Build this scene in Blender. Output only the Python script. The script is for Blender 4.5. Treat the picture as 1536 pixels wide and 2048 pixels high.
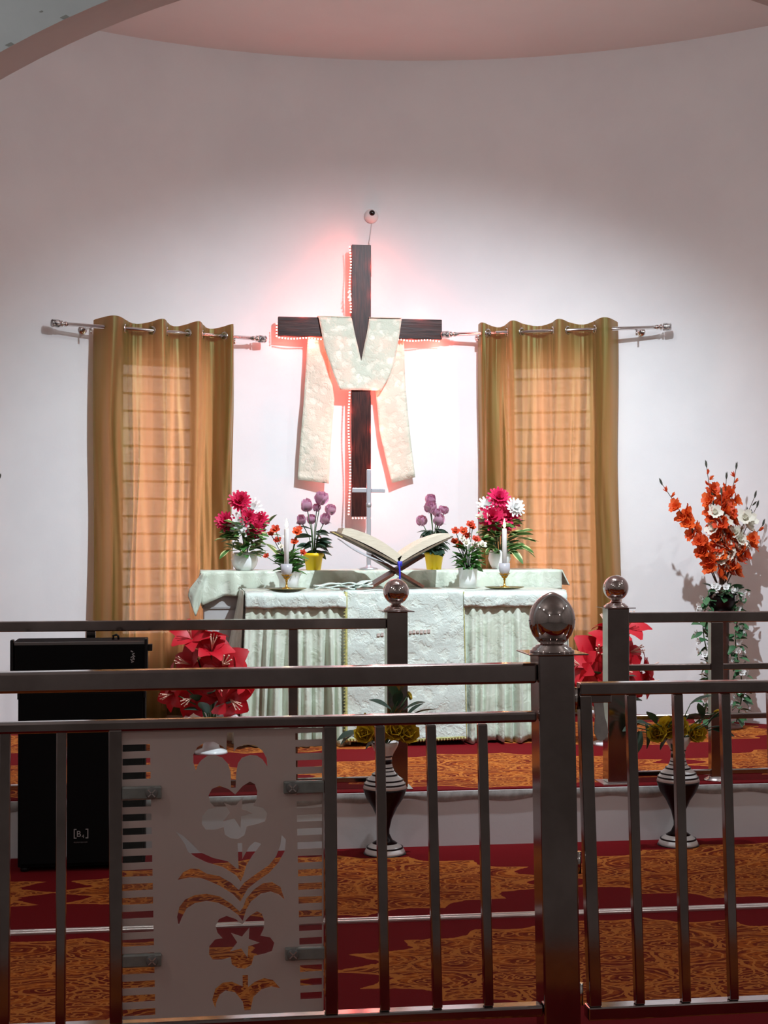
import bpy, bmesh, math, random
from mathutils import Vector, Matrix, Quaternion
random.seed(7)
PI = math.pi
R = math.radians
SC = bpy.context.scene
COL = SC.collection
for o in list(bpy.data.objects):
    bpy.data.objects.remove(o)

# ------------------------------------------------------------------ camera
EYE = 1.53
cam_d = bpy.data.cameras.new('camera')
cam_d.sensor_fit = 'HORIZONTAL'
cam_d.sensor_width = 36.0
cam_d.lens = 36.0 * 3000 / 1536
cam_d.clip_start = 0.05
cam = bpy.data.objects.new('camera', cam_d)
cam.location = (0, 0, EYE)
cam.rotation_euler = (R(90) + math.atan(38 / 3000), 0, R(-7.9))
COL.objects.link(cam)
SC.camera = cam

# ------------------------------------------------------------------ world, lights, exposure
SC.view_settings.view_transform = 'Standard'
SC.view_settings.look = 'None'
SC.view_settings.exposure = 0.0
SC.view_settings.gamma = 1.0
SC.view_settings.use_curve_mapping = False
SC.cycles.use_denoising = True
SC.cycles.max_bounces = 6
SC.cycles.diffuse_bounces = 4
SC.cycles.glossy_bounces = 4
SC.cycles.transmission_bounces = 5
SC.cycles.transparent_max_bounces = 8
SC.cycles.sample_clamp_indirect = 6.0
w = bpy.data.worlds.new('daylight')
SC.world = w
w.use_nodes = True
w.node_tree.nodes['Background'].inputs[0].default_value = (0.93, 0.96, 1.0, 1)
w.node_tree.nodes['Background'].inputs[1].default_value = 10.0          # overcast day behind the two windows


def light(name, kind, loc, energy, col=(1, 1, 1), size=0.1, aim=None, cone=None, blend=0.5):
    d = bpy.data.lights.new(name, kind)
    d.energy = energy
    d.color = col
    if kind == 'AREA':
        d.size = size
    else:
        d.shadow_soft_size = size
    if cone:
        d.spot_size = R(cone)
        d.spot_blend = blend
    o = bpy.data.objects.new(name, d)
    o.location = loc
    if aim is not None:
        o.rotation_euler = (Vector(aim) - Vector(loc)).to_track_quat('-Z', 'Y').to_euler()
    COL.objects.link(o)
    return o


# two spotlights fixed behind the chancel arch, aimed at the altar
light('spotlight', 'SPOT', (1.85, 6.75, 4.3), 900, (0.82, 0.91, 1.0), 0.03, (1.45, 9.5, 1.05), 96, 1.0)
light('side_spotlight', 'SPOT', (4.4, 7.0, 3.6), 90, (0.95, 0.97, 1.0), 0.03, (2.2, 9.6, 1.2), 90, 1.0)
# pendant tubes of the hall behind the photographer
for lx, ly in ((-2.2, 2.6), (4.4, 2.6), (-2.2, -2.4), (4.4, -2.4)):
    light('hall_lamp', 'POINT', (lx, ly, 4.2), 46, (1.0, 0.98, 0.97), 0.12)
for lx in (-2.7, 5.6):  # added fill lights, no real fittings, to brighten the arch front
    light('arch_fill', 'POINT', (lx, 4.9, 4.35), 20, (0.92, 0.98, 1.0), 0.1)
# added fill light under the apse ceiling, lifts the upper wall
light('apse_fill', 'POINT', (1.3, 7.3, 4.55), 40, (0.95, 0.98, 1.0), 0.15)

# ------------------------------------------------------------------ helpers
ORG = {}


class MB:
    def __init__(self):
        self.v = []
        self.f = []
        self.sm = []

    def add(self, vs, fs, M=None, smooth=False):
        n = len(self.v)
        for p in vs:
            p = Vector(p)
            self.v.append(M @ p if M is not None else p)
        for f in fs:
            self.f.append([i + n for i in f])
            self.sm.append(smooth)
        return self

    def box(self, x0, x1, y0, y1, z0, z1, M=None):
        vs = [(x, y, z) for z in (z0, z1) for y in (y0, y1) for x in (x0, x1)]
        return self.add(vs, [(0, 2, 3, 1), (4, 5, 7, 6), (0, 1, 5, 4), (2, 6, 7, 3), (0, 4, 6, 2), (1, 3, 7, 5)], M)

    def lean(self, xt, zt, xb, zb, w, y0, y1, M=None):
        h = w / 2
        vs = [(xb - h, y0, zb), (xb + h, y0, zb), (xb - h, y1, zb), (xb + h, y1, zb),
              (xt - h, y0, zt), (xt + h, y0, zt), (xt - h, y1, zt), (xt + h, y1, zt)]
        return self.add(vs, [(0, 2, 3, 1), (4, 5, 7, 6), (0, 1, 5, 4), (2, 6, 7, 3), (0, 4, 6, 2), (1, 3, 7, 5)], M)

    def lathe(self, prof, c=(0, 0, 0), seg=32, M=None, smooth=True, wob=None):
        vs, fs = [], []
        n = len(prof)
        for k in range(seg):
            a = 2 * PI * k / seg
            for i, (r, z) in enumerate(prof):
                rr = r * (1 + wob(a, i)) if wob else r
                vs.append((c[0] + rr * math.cos(a), c[1] + rr * math.sin(a), c[2] + z))
        for k in range(seg):
            k2 = (k + 1) % seg
            for i in range(n - 1):
                fs.append((k * n + i, k2 * n + i, k2 * n + i + 1, k * n + i + 1))
        self.add(vs, fs, M, smooth)
        if prof[0][0] > 1e-6:
            self.add([vs[k * n] for k in range(seg)], [tuple(range(seg))[::-1]], M)
        if prof[-1][0] > 1e-6:
            self.add([vs[k * n + n - 1] for k in range(seg)], [tuple(range(seg))], M)
        return self

    def tube(self, pts, r, seg=8, M=None, smooth=True):
        pts = [Vector(p) for p in pts]
        vs, fs = [], []
        n = len(pts)
        up = Vector((0, 0, 1))
        for i, p in enumerate(pts):
            t = (pts[min(i + 1, n - 1)] - pts[max(i - 1, 0)]).normalized()
            a = t.cross(up)
            if a.length < 1e-3:
                a = t.cross(Vector((0, 1, 0)))
            a.normalize()
            b = t.cross(a)
            rr = r[i] if isinstance(r, (list, tuple)) else r
            for k in range(seg):
                q = 2 * PI * k / seg
                vs.append(p + (a * math.cos(q) + b * math.sin(q)) * rr)
        for i in range(n - 1):
            for k in range(seg):
                k2 = (k + 1) % seg
                fs.append((i * seg + k, i * seg + k2, (i + 1) * seg + k2, (i + 1) * seg + k))
        self.add(vs, fs, M, smooth)
        self.add([vs[k] for k in range(seg)], [tuple(range(seg))[::-1]], M)
        self.add([vs[(n - 1) * seg + k] for k in range(seg)], [tuple(range(seg))], M)
        return self

    def grid(self, fn, nu, nv, M=None, smooth=True):
        vs = [fn(i / nu, j / nv) for j in range(nv + 1) for i in range(nu + 1)]
        fs = []
        for j in range(nv):
            for i in range(nu):
                a = j * (nu + 1) + i
                fs.append((a, a + 1, a + nu + 2, a + nu + 1))
        return self.add(vs, fs, M, smooth)

    def prism(self, poly, y0, y1, M=None):
        n = len(poly)
        vs = [(x, y0, z) for x, z in poly] + [(x, y1, z) for x, z in poly]
        fs = [tuple(range(n)), tuple(range(n, 2 * n))[::-1]]
        for i in range(n):
            j = (i + 1) % n
            fs.append((i, i + n, j + n, j))
        return self.add(vs, fs, M)

    def mesh(self, name, mat):
        me = bpy.data.meshes.new(name)
        me.from_pydata([tuple(p) for p in self.v], [], self.f)
        me.polygons.foreach_set('use_smooth', self.sm)
        bm = bmesh.new()
        bm.from_mesh(me)
        bmesh.ops.remove_doubles(bm, verts=bm.verts, dist=1e-6)
        bmesh.ops.recalc_face_normals(bm, faces=bm.faces)
        bm.to_mesh(me)
        bm.free()
        me.materials.append(mat)
        return me

    def build(self, name, mat, parent=None, bevel=0, solid=0, world=False):
        if parent is not None:
            org = ORG[parent.name]
        elif world:
            org = Vector((0, 0, 0))
        else:
            xs = [p.x for p in self.v]; ys = [p.y for p in self.v]; zs = [p.z for p in self.v]
            org = Vector(((min(xs) + max(xs)) / 2, (min(ys) + max(ys)) / 2, min(zs)))
        self.v = [p - org for p in self.v]
        o = bpy.data.objects.new(name, self.mesh(name, mat))
        COL.objects.link(o)
        if parent is not None:
            o.parent = parent
        else:
            o.location = org
        ORG[o.name] = org
        if solid:
            m = o.modifiers.new('thickness', 'SOLIDIFY'); m.thickness = solid; m.offset = 0
        if bevel:
            m = o.modifiers.new('bevel', 'BEVEL'); m.width = bevel; m.segments = 2; m.limit_method = 'ANGLE'; m.angle_limit = R(40)
        return o


def inst(name, me, parent, loc, quat=None, scale=1.0):
    o = bpy.data.objects.new(name, me)
    COL.objects.link(o)
    o.parent = parent
    o.location = Vector(loc) - ORG[parent.name]
    if quat is not None:
        o.rotation_mode = 'QUATERNION'; o.rotation_quaternion = quat
    o.scale = (scale, scale, scale) if not isinstance(scale, tuple) else scale
    ORG[o.name] = Vector(loc)
    return o


def tag(o, label=None, cat=None, group=None, kind=None):
    if label: o['label'] = label
    if cat: o['category'] = cat
    if group: o['group'] = group
    if kind: o['kind'] = kind
    return o


def thing(name, label, cat, loc, group=None):
    o = bpy.data.objects.new(name, None)
    o.empty_display_size = 0.05
    o.location = loc
    COL.objects.link(o)
    ORG[o.name] = Vector(loc)
    return tag(o, label, cat, group)


def axisM(loc, zdir):
    return Matrix.Translation(loc) @ Vector(zdir).to_track_quat('Z', 'Y').to_matrix().to_4x4()


def zq(d, roll=0):
    return Vector(d).to_track_quat('Z', 'Y') @ Quaternion((0, 0, 1), roll)


def yq(d, roll=0):
    return Vector(d).to_track_quat('Y', 'Z') @ Quaternion((0, 1, 0), roll)


# ------------------------------------------------------------------ materials
def new_mat(name):
    m = bpy.data.materials.new(name)
    m.use_nodes = True
    nt = m.node_tree
    return m, nt, nt.nodes['Principled BSDF']


class NG:
    """tiny expression helper for shader maths"""
    def __init__(self, nt):
        self.nt = nt

    def n(self, t, **kw):
        x = self.nt.nodes.new(t)
        for k, v in kw.items():
            setattr(x, k, v)
        return x

    def put(self, sock, v):
        if isinstance(v, (int, float)):
            sock.default_value = v
        elif isinstance(v, tuple):
            sock.default_value = v if len(v) == len(sock.default_value) else (*v, 1)
        else:
            self.nt.links.new(v, sock)

    def m(self, op, a, b=None, c=None):
        x = self.n('ShaderNodeMath', operation=op)
        for i, v in enumerate((a, b, c)):
            if v is not None:
                self.put(x.inputs[i], v)
        return x.outputs[0]

    def mix(self, f, a, b):
        x = self.n('ShaderNodeMix', data_type='RGBA')
        self.put(x.inputs['Factor'], f)
        self.put(x.inputs[6], a)
        self.put(x.inputs[7], b)
        return x.outputs[2]

    def noise(self, vec, scale, detail=2, rough=0.5, dist=0):
        x = self.n('ShaderNodeTexNoise')
        if vec is not None:
            self.nt.links.new(vec, x.inputs['Vector'])
        x.inputs['Scale'].default_value = scale
        x.inputs['Detail'].default_value = detail
        x.inputs['Roughness'].default_value = rough
        x.inputs['Distortion'].default_value = dist
        return x.outputs[0]

    def ramp(self, f, lo, hi):
        x = self.n('ShaderNodeMapRange', interpolation_type='SMOOTHSTEP')
        self.put(x.inputs[0], f); self.put(x.inputs[1], lo); self.put(x.inputs[2], hi)
        return x.outputs[0]

    def bump(self, h, strength, dist=0.01):
        x = self.n('ShaderNodeBump')
        x.inputs['Strength'].default_value = strength
        x.inputs['Distance'].default_value = dist
        self.nt.links.new(h, x.inputs['Height'])
        return x.outputs[0]

    def coord(self, which='Object', scale=None):
        c = self.n('ShaderNodeTexCoord').outputs[which]
        if scale:
            mp = self.n('ShaderNodeMapping')
            self.nt.links.new(c, mp.inputs[0]); mp.inputs['Scale'].default_value = scale
            c = mp.outputs[0]
        return c


def pm(name, col, rough=0.5, metal=0.0, col2=None, nscale=8, nstretch=None, bump=0, bscale=60, rnd=None, emit=None, estr=0, coat=0, spec=None, transl=None, tf=0.4):
    m, nt, b = new_mat(name)
    g = NG(nt)
    b.inputs['Roughness'].default_value = rough
    b.inputs['Metallic'].default_value = metal
    if spec is not None: b.inputs['Specular IOR Level'].default_value = spec
    if coat: b.inputs['Coat Weight'].default_value = coat; b.inputs['Coat Roughness'].default_value = 0.1
    csock = None
    if col2 is not None:
        f = g.noise(g.coord('Object', nstretch), nscale, 4, 0.6)
        csock = g.mix(g.ramp(f, 0.35, 0.68), col, col2)
    if rnd is not None:
        f = g.n('ShaderNodeObjectInfo').outputs['Random']
        csock = g.mix(f, csock if csock is not None else col, rnd)
    if csock is None:
        b.inputs['Base Color'].default_value = (*col, 1)
    else:
        nt.links.new(csock, b.inputs['Base Color'])
    if bump:
        nt.links.new(g.bump(g.noise(g.coord('Object', nstretch), bscale, 4, 0.6), bump), b.inputs['Normal'])
    if emit:
        b.inputs['Emission Color'].default_value = (*emit, 1)
        b.inputs['Emission Strength'].default_value = estr
    if transl is not None:
        t = g.n('ShaderNodeBsdfTranslucent'); t.inputs[0].default_value = (*transl, 1)
        mx = g.n('ShaderNodeMixShader'); mx.inputs[0].default_value = tf
        nt.links.new(b.outputs[0], mx.inputs[1]); nt.links.new(t.outputs[0], mx.inputs[2])
        nt.links.new(mx.outputs[0], nt.nodes['Material Output'].inputs[0])
    return m


PLASTER = pm('white_plaster', (0.78, 0.77, 0.77), 0.75, col2=(0.74, 0.73, 0.735), nscale=1.5, bump=0.05, bscale=40)
CEILP = pm('ceiling_plaster', (0.80, 0.76, 0.74), 0.8, col2=(0.77, 0.73, 0.71), nscale=1.2)
HALLW = pm('hall_wall_paint', (0.55, 0.52, 0.50), 0.8, col2=(0.48, 0.45, 0.43), nscale=0.8)
ARCHF = pm('arch_face_paint', (0.70, 0.76, 0.78), 0.8, col2=(0.62, 0.68, 0.70), nscale=2.0, bump=0.08, bscale=18)
ARCHS = pm('arch_soffit_paint', (0.74, 0.68, 0.66), 0.8, col2=(0.68, 0.62, 0.60), nscale=2.0)
STEEL = pm('polished_steel', (0.43, 0.365, 0.355), 0.12, 1.0, col2=(0.33, 0.275, 0.265), nscale=5, bump=0.012, bscale=14)
STEELB = pm('mirror_steel', (0.60, 0.52, 0.50), 0.05, 1.0)
CHROME = pm('chrome', (0.72, 0.68, 0.66), 0.12, 1.0)
CRYST = pm('crystal_knob', (0.10, 0.09, 0.09), 0.08, 0.6, col2=(0.75, 0.72, 0.70), nscale=60)
CLAMP2 = pm('dull_latch_metal', (0.50, 0.47, 0.45), 0.4, 0.3, col2=(0.42, 0.39, 0.38), nscale=30)
SATM = pm('satin_metal', (0.62, 0.62, 0.66), 0.36, 0.75)
CLAMP = pm('satin_clamp_metal', (0.30, 0.31, 0.295), 0.35, 0.4, col2=(0.24, 0.25, 0.235), nscale=20)
ALU = pm('aluminium', (0.80, 0.70, 0.68), 0.28, 0.9)
BLACK = pm('black_vinyl', (0.0035, 0.0035, 0.004), 0.75, spec=0.15)
BLACKT = pm('black_trim', (0.008, 0.008, 0.009), 0.5, spec=0.3)
GREYT = pm('grey_trim', (0.16, 0.15, 0.145), 0.4)
LOGO = pm('logo_print', (0.42, 0.40, 0.40), 0.6)
LOGOD = pm('logo_print_fine', (0.10, 0.09, 0.09), 0.6)
WOOD = pm('dark_cross_wood', (0.018, 0.0045, 0.0035), 0.38, col2=(0.052, 0.014, 0.009), nscale=14, nstretch=(6, 6, 0.5), bump=0.12, bscale=9, spec=0.22)
WOODH = pm('dark_cross_wood_flat', (0.018, 0.0045, 0.0035), 0.38, col2=(0.052, 0.014, 0.009), nscale=14, nstretch=(0.5, 6, 6), bump=0.12, bscale=9, spec=0.22)
REHAL = pm('book_rest_wood', (0.085, 0.025, 0.014), 0.35, col2=(0.13, 0.045, 0.025), nscale=20, nstretch=(1, 4, 4))
PAGE = pm('book_pages', (0.72, 0.66, 0.52), 0.8, col2=(0.60, 0.53, 0.40), nscale=30, nstretch=(0.5, 1, 12))
PAGEG = pm('gilt_page_edge', (0.60, 0.48, 0.16), 0.5)
COVER = pm('book_cover', (0.20, 0.155, 0.10), 0.7, col2=(0.13, 0.09, 0.06), nscale=12)
PLASTC = pm('clear_book_sleeve', (0.75, 0.78, 0.82), 0.15, transl=(0.8, 0.8, 0.82), tf=0.6)
RIBBON = pm('blue_ribbon', (0.03, 0.03, 0.42), 0.5)
CERAM = pm('white_ceramic', (0.86, 0.86, 0.88), 0.2, spec=0.6)
PLASTW = pm('white_plastic', (0.85, 0.85, 0.86), 0.35)
YELPOT = pm('yellow_pot_plastic', (0.90, 0.60, 0.006), 0.35)
SOIL = pm('dark_soil', (0.03, 0.02, 0.012), 0.9)
WAX = pm('candle_wax', (0.92, 0.91, 0.88), 0.4, transl=(0.95, 0.92, 0.88), tf=0.25)
GOLD = pm('gold_stem', (0.85, 0.52, 0.10), 0.2, 0.9)
CUPG = pm('frosted_cup', (0.72, 0.72, 0.75), 0.25, transl=(0.85, 0.85, 0.88), tf=0.5)
AMBER = pm('amber_cup', (0.75, 0.42, 0.05), 0.15, 0.4)
BRASSD = pm('dark_brass_plate', (0.30, 0.25, 0.12), 0.35, 0.6)
FLAME = pm('flame', (1, 0.8, 0.5), 0.5, emit=(1.0, 0.62, 0.22), estr=9)
WICK = pm('wick', (0.02, 0.015, 0.01), 0.9)
LED = pm('led_bulb', (1, 0.75, 0.7), 0.4, emit=(1.0, 0.50, 0.42), estr=2.6)
WIRE = pm('red_led_wire', (0.45, 0.05, 0.04), 0.5)
CABLE = pm('white_cable', (0.62, 0.55, 0.54), 0.6)
LENS = pm('dark_lens', (0.012, 0.003, 0.003), 0.08)
DOME = pm('dome_plastic', (0.80, 0.72, 0.70), 0.3)
VASEB = pm('black_vase_glaze', (0.010, 0.004, 0.006), 0.3, spec=0.25)
VASEW = pm('white_vase_glaze', (0.90, 0.88, 0.87), 0.25)
BROWNP = pm('brown_pillar', (0.045, 0.016, 0.012), 0.35, col2=(0.07, 0.028, 0.02), nscale=6)
TABLEW = pm('painted_table_side', (0.50, 0.49, 0.48), 0.7)
TRIMG = pm('gold_green_fringe', (0.36, 0.36, 0.10), 0.6, col2=(0.55, 0.52, 0.22), nscale=60)
TAPE = pm('embroidered_strip', (0.50, 0.42, 0.38), 0.8, col2=(0.66, 0.60, 0.53), nscale=90)
GRILLE = pm('window_bar_paint', (0.10, 0.08, 0.07), 0.5)
FRAME = pm('window_frame_paint', (0.55, 0.50, 0.47), 0.5)
GREEN = pm('leaf_green', (0.05, 0.16, 0.04), 0.5, rnd=(0.10, 0.27, 0.07), transl=(0.08, 0.22, 0.03), tf=0.2)
DKGREEN = pm('leaf_dark_green', (0.022, 0.055, 0.036), 0.5, rnd=(0.045, 0.085, 0.055), transl=(0.04, 0.10, 0.03), tf=0.12)
GARL = pm('leaf_garland_green', (0.025, 0.10, 0.035), 0.5, rnd=(0.06, 0.17, 0.07))
STEM = pm('stem_green', (0.05, 0.10, 0.03), 0.6)
STEMB = pm('stem_brown', (0.09, 0.05, 0.03), 0.6)
MAG = pm('magenta_petal', (0.72, 0.02, 0.13), 0.55, rnd=(0.62, 0.012, 0.07), transl=(0.8, 0.03, 0.15), tf=0.2)
WHT = pm('white_petal', (0.86, 0.86, 0.84), 0.6, transl=(0.9, 0.9, 0.88), tf=0.2)
IVORY = pm('ivory_petal', (0.80, 0.77, 0.66), 0.6, transl=(0.85, 0.82, 0.7), tf=0.15)
PINK = pm('pink_petal', (0.72, 0.40, 0.58), 0.5, rnd=(0.82, 0.52, 0.68), transl=(0.85, 0.5, 0.66), tf=0.25)
KRED = pm('brick_red_petal', (0.50, 0.035, 0.02), 0.5, rnd=(0.70, 0.10, 0.025), transl=(0.7, 0.08, 0.03), tf=0.2)
LILY = pm('crimson_lily_petal', (0.40, 0.003, 0.010), 0.5, rnd=(0.56, 0.006, 0.020), transl=(0.6, 0.006, 0.02), tf=0.15)
STAM = pm('pale_stamen', (0.80, 0.52, 0.40), 0.6)
ORANGE = pm('orange_petal', (0.80, 0.13, 0.018), 0.5, rnd=(0.62, 0.05, 0.012), transl=(0.9, 0.16, 0.02), tf=0.25)
YEL = pm('yellow_rose_petal', (0.62, 0.40, 0.018), 0.5, rnd=(0.50, 0.34, 0.02), transl=(0.7, 0.45, 0.02), tf=0.2)
YCEN = pm('flower_centre', (0.60, 0.40, 0.06), 0.7)


def variegated():
    m, nt, b = new_mat('variegated_leaf')
    g = NG(nt)
    s = g.n('ShaderNodeSeparateXYZ'); nt.links.new(g.coord('Object'), s.inputs[0])
    f = g.ramp(g.m('ADD', g.m('ABSOLUTE', s.outputs[0]), g.m('MULTIPLY', g.noise(g.coord('Object'), 9), 0.05)), 0.10, 0.17)
    nt.links.new(g.mix(f, (0.06, 0.16, 0.035), (0.58, 0.58, 0.26)), b.inputs['Base Color'])
    b.inputs['Roughness'].default_value = 0.5
    return m


VARI = variegated()


def cloth_mat(name, c1, c2, scale, bump, rough=0.5, sheen=0.3, tr=None, tf=0.0):
    """brocade: satin ground with woven floral figures, fine relief"""
    m, nt, b = new_mat(name)
    g = NG(nt)
    co = g.coord('Object')
    vo = g.n('ShaderNodeTexVoronoi', feature='SMOOTH_F1'); nt.links.new(co, vo.inputs['Vector'])
    vo.inputs['Scale'].default_value = scale
    n1 = g.noise(co, scale * 1.6, 3, 0.6, 1.2)
    f = g.ramp(g.m('ADD', g.m('MULTIPLY', vo.outputs[0], 0.7), g.m('MULTIPLY', n1, 0.5)), 0.42, 0.62)
    nt.links.new(g.mix(f, c1, c2), b.inputs['Base Color'])
    rr = g.m('ADD', g.m('MULTIPLY', f, 0.25), rough - 0.1)
    nt.links.new(rr, b.inputs['Roughness'])
    b.inputs['Sheen Weight'].default_value = sheen
    h = g.m('ADD', f, g.m('MULTIPLY', g.noise(co, scale * 4, 3), 0.6))
    nt.links.new(g.bump(h, bump, 0.012), b.inputs['Normal'])
    if tr:
        t = g.n('ShaderNodeBsdfTranslucent'); t.inputs[0].default_value = (*tr, 1)
        mx = g.n('ShaderNodeMixShader'); mx.inputs[0].default_value = tf
        nt.links.new(b.outputs[0], mx.inputs[1]); nt.links.new(t.outputs[0], mx.inputs[2])
        nt.links.new(mx.outputs[0], nt.nodes['Material Output'].inputs[0])
    return m


BROC = cloth_mat('mint_brocade', (0.66, 0.74, 0.66), (0.58, 0.66, 0.60), 16, 0.35)
SATIN = cloth_mat('mint_satin', (0.66, 0.73, 0.62), (0.57, 0.64, 0.52), 9, 0.25, 0.4)
STOLE = cloth_mat('cream_brocade', (0.80, 0.80, 0.66), (0.68, 0.71, 0.58), 22, 0.35, 0.5, tr=(0.95, 0.74, 0.58), tf=0.17)


def curtain_mat():
    m, nt, b = new_mat('shot_silk_curtain')
    g = NG(nt)
    co = g.coord('Object', (9, 9, 0.25))
    f = g.noise(co, 2.2, 3, 0.6)
    nt.links.new(g.mix(g.ramp(f, 0.3, 0.7), (0.052, 0.068, 0.013), (0.108, 0.056, 0.017)), b.inputs['Base Color'])
    b.inputs['Roughness'].default_value = 0.36
    b.inputs['Specular IOR Level'].default_value = 0.8
    b.inputs['Specular Tint'].default_value = (0.75, 1.0, 0.45, 1)
    b.inputs['Sheen Weight'].default_value = 0.12
    b.inputs['Sheen Tint'].default_value = (0.62, 0.85, 0.35, 1)
    b.inputs['Sheen Roughness'].default_value = 0.4
    nt.links.new(g.bump(g.noise(g.coord('Object', (60, 60, 6)), 4, 2), 0.1, 0.004), b.inputs['Normal'])
    t = g.n('ShaderNodeBsdfTranslucent'); t.inputs[0].default_value = (0.95, 0.345, 0.15, 1)
    mx = g.n('ShaderNodeMixShader'); mx.inputs[0].default_value = 0.20
    nt.links.new(b.outputs[0], mx.inputs[1]); nt.links.new(t.outputs[0], mx.inputs[2])
    tr = g.n('ShaderNodeBsdfTransparent'); tr.inputs[0].default_value = (1.0, 0.72, 0.62, 1)      # open weave
    m2 = g.n('ShaderNodeMixShader'); m2.inputs[0].default_value = 0.015
    nt.links.new(mx.outputs[0], m2.inputs[1]); nt.links.new(tr.outputs[0], m2.inputs[2])
    nt.links.new(m2.outputs[0], nt.nodes['Material Output'].inputs[0])
    return m


CURT = curtain_mat()


def glass_mat(name, fac, tint):
    m, nt, b = new_mat(name)
    g = NG(nt)
    t = g.n('ShaderNodeBsdfTransparent'); t.inputs[0].default_value = (*tint, 1)
    gl = g.n('ShaderNodeBsdfGlossy'); gl.inputs['Roughness'].default_value = 0.02
    mx = g.n('ShaderNodeMixShader'); mx.inputs[0].default_value = fac
    nt.links.new(t.outputs[0], mx.inputs[1]); nt.links.new(gl.outputs[0], mx.inputs[2])
    nt.links.new(mx.outputs[0], nt.nodes['Material Output'].inputs[0])
    return m


GLASS = glass_mat('clear_glass', 0.05, (0.93, 0.96, 0.95))
FILM = pm('frosted_film', (0.70, 0.61, 0.575), 0.7, col2=(0.65, 0.565, 0.535), nscale=3, transl=(0.78, 0.69, 0.66), tf=0.5)


def carpet_mat():
    m, nt, b = new_mat('red_mandala_carpet')
    g = NG(nt)
    s = g.n('ShaderNodeSeparateXYZ'); nt.links.new(g.coord('Object'), s.inputs[0])
    X, Y = s.outputs[0], s.outputs[1]
    ry = g.m('DIVIDE', g.m('SUBTRACT', Y, 4.55), 1.3)
    row = g.m('FLOOR', ry)
    off = g.m('MULTIPLY', g.m('FLOORED_MODULO', row, 2.0), 1.08)
    u0 = g.m('DIVIDE', g.m('SUBTRACT', g.m('SUBTRACT', X, 0.57), off), 2.16)
    u = g.m('MULTIPLY', g.m('SUBTRACT', g.m('FRACT', u0), 0.5), 2.16 / 1.05)
    v = g.m('MULTIPLY', g.m('SUBTRACT', g.m('FRACT', ry), 0.5), 1.3 / 0.57)
    au, av = g.m('ABSOLUTE', u), g.m('ABSOLUTE', v)
    ang = g.m('ARCTAN2', v, u)
    rho = g.m('ADD', g.m('POWER', au, 1.35), g.m('POWER', av, 2.2))
    rad = g.m('SQRT', g.m('ADD', g.m('MULTIPLY', u, u), g.m('MULTIPLY', g.m('MULTIPLY', v, v), 0.35)))
    jag = g.m('MULTIPLY', g.m('ABSOLUTE', g.m('SINE', g.m('MULTIPLY', ang, 9.0))), 0.20)
    nz = g.noise(g.coord('Object'), 9, 3, 0.6, 0.8)
    edge = g.m('ADD', rho, g.m('ADD', jag, g.m('MULTIPLY', nz, 0.18)))
    inside = g.m('LESS_THAN', edge, 1.16)
    rim = g.m('MULTIPLY', inside, g.m('GREATER_THAN', edge, 1.10))
    # medallions of scalloped rings, outlined fields, curls and dot rows
    co = g.coord('Object', (0.8, 1.25, 1))
    dn = g.n('ShaderNodeTexNoise'); nt.links.new(co, dn.inputs['Vector']); dn.inputs['Scale'].default_value = 14; dn.inputs['Detail'].default_value = 2
    vm = g.n('ShaderNodeVectorMath', operation='MULTIPLY_ADD'); nt.links.new(dn.outputs[1], vm.inputs[0]); vm.inputs[1].default_value = (0.05, 0.05, 0); nt.links.new(co, vm.inputs[2])
    v1 = g.n('ShaderNodeTexVoronoi', voronoi_dimensions='2D'); nt.links.new(vm.outputs[0], v1.inputs['Vector']); v1.inputs['Scale'].default_value = 4.2; v1.inputs['Randomness'].default_value = 0.75
    f1 = g.m('MULTIPLY', v1.outputs[0], 6.5)
    ringl = g.m('LESS_THAN', g.m('ABSOLUTE', g.m('SUBTRACT', g.m('FRACT', f1), 0.5)), 0.11)
    ringd = g.m('LESS_THAN', g.m('FLOORED_MODULO', f1, 3.0), 1.0)
    v2 = g.n('ShaderNodeTexVoronoi', feature='DISTANCE_TO_EDGE', voronoi_dimensions='2D'); nt.links.new(vm.outputs[0], v2.inputs['Vector']); v2.inputs['Scale'].default_value = 4.2; v2.inputs['Randomness'].default_value = 0.75
    cell = g.m('LESS_THAN', v2.outputs[0], 0.030)
    wv = g.n('ShaderNodeTexWave', wave_type='RINGS', rings_direction='SPHERICAL'); nt.links.new(co, wv.inputs['Vector'])
    wv.inputs['Scale'].default_value = 9.0; wv.inputs['Distortion'].default_value = 14; wv.inputs['Detail'].default_value = 1.5; wv.inputs['Detail Scale'].default_value = 1.6
    curl = g.m('MULTIPLY', g.m('LESS_THAN', g.m('ABSOLUTE', g.m('SUBTRACT', wv.outputs[1], 0.62)), 0.14), g.m('GREATER_THAN', g.noise(co, 6, 1), 0.53))
    v3 = g.n('ShaderNodeTexVoronoi', voronoi_dimensions='2D'); nt.links.new(co, v3.inputs['Vector']); v3.inputs['Scale'].default_value = 11.5; v3.inputs['Randomness'].default_value = 0.65
    f3 = g.m('MULTIPLY', v3.outputs[0], 3.6)
    field = g.m('GREATER_THAN', g.noise(co, 3.3, 1), 0.48)
    scal = g.m('MULTIPLY', g.m('LESS_THAN', g.m('ABSOLUTE', g.m('SUBTRACT', g.m('FRACT', f3), 0.5)), 0.13), field)
    curl = g.m('MAXIMUM', curl, scal)
    curd = g.m('MULTIPLY', g.m('LESS_THAN', f3, 0.9), field)
    vo = g.n('ShaderNodeTexVoronoi', voronoi_dimensions='2D'); nt.links.new(co, vo.inputs['Vector']); vo.inputs['Scale'].default_value = 30; vo.inputs['Randomness'].default_value = 0.5
    dots = g.m('LESS_THAN', vo.outputs[0], 0.26)
    blot = g.ramp(g.noise(co, 4, 2, 0.5, 1.5), 0.42, 0.62)
    red = (0.165, 0.0042, 0.0070)
    body = (0.200, 0.025, 0.0065)
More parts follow.
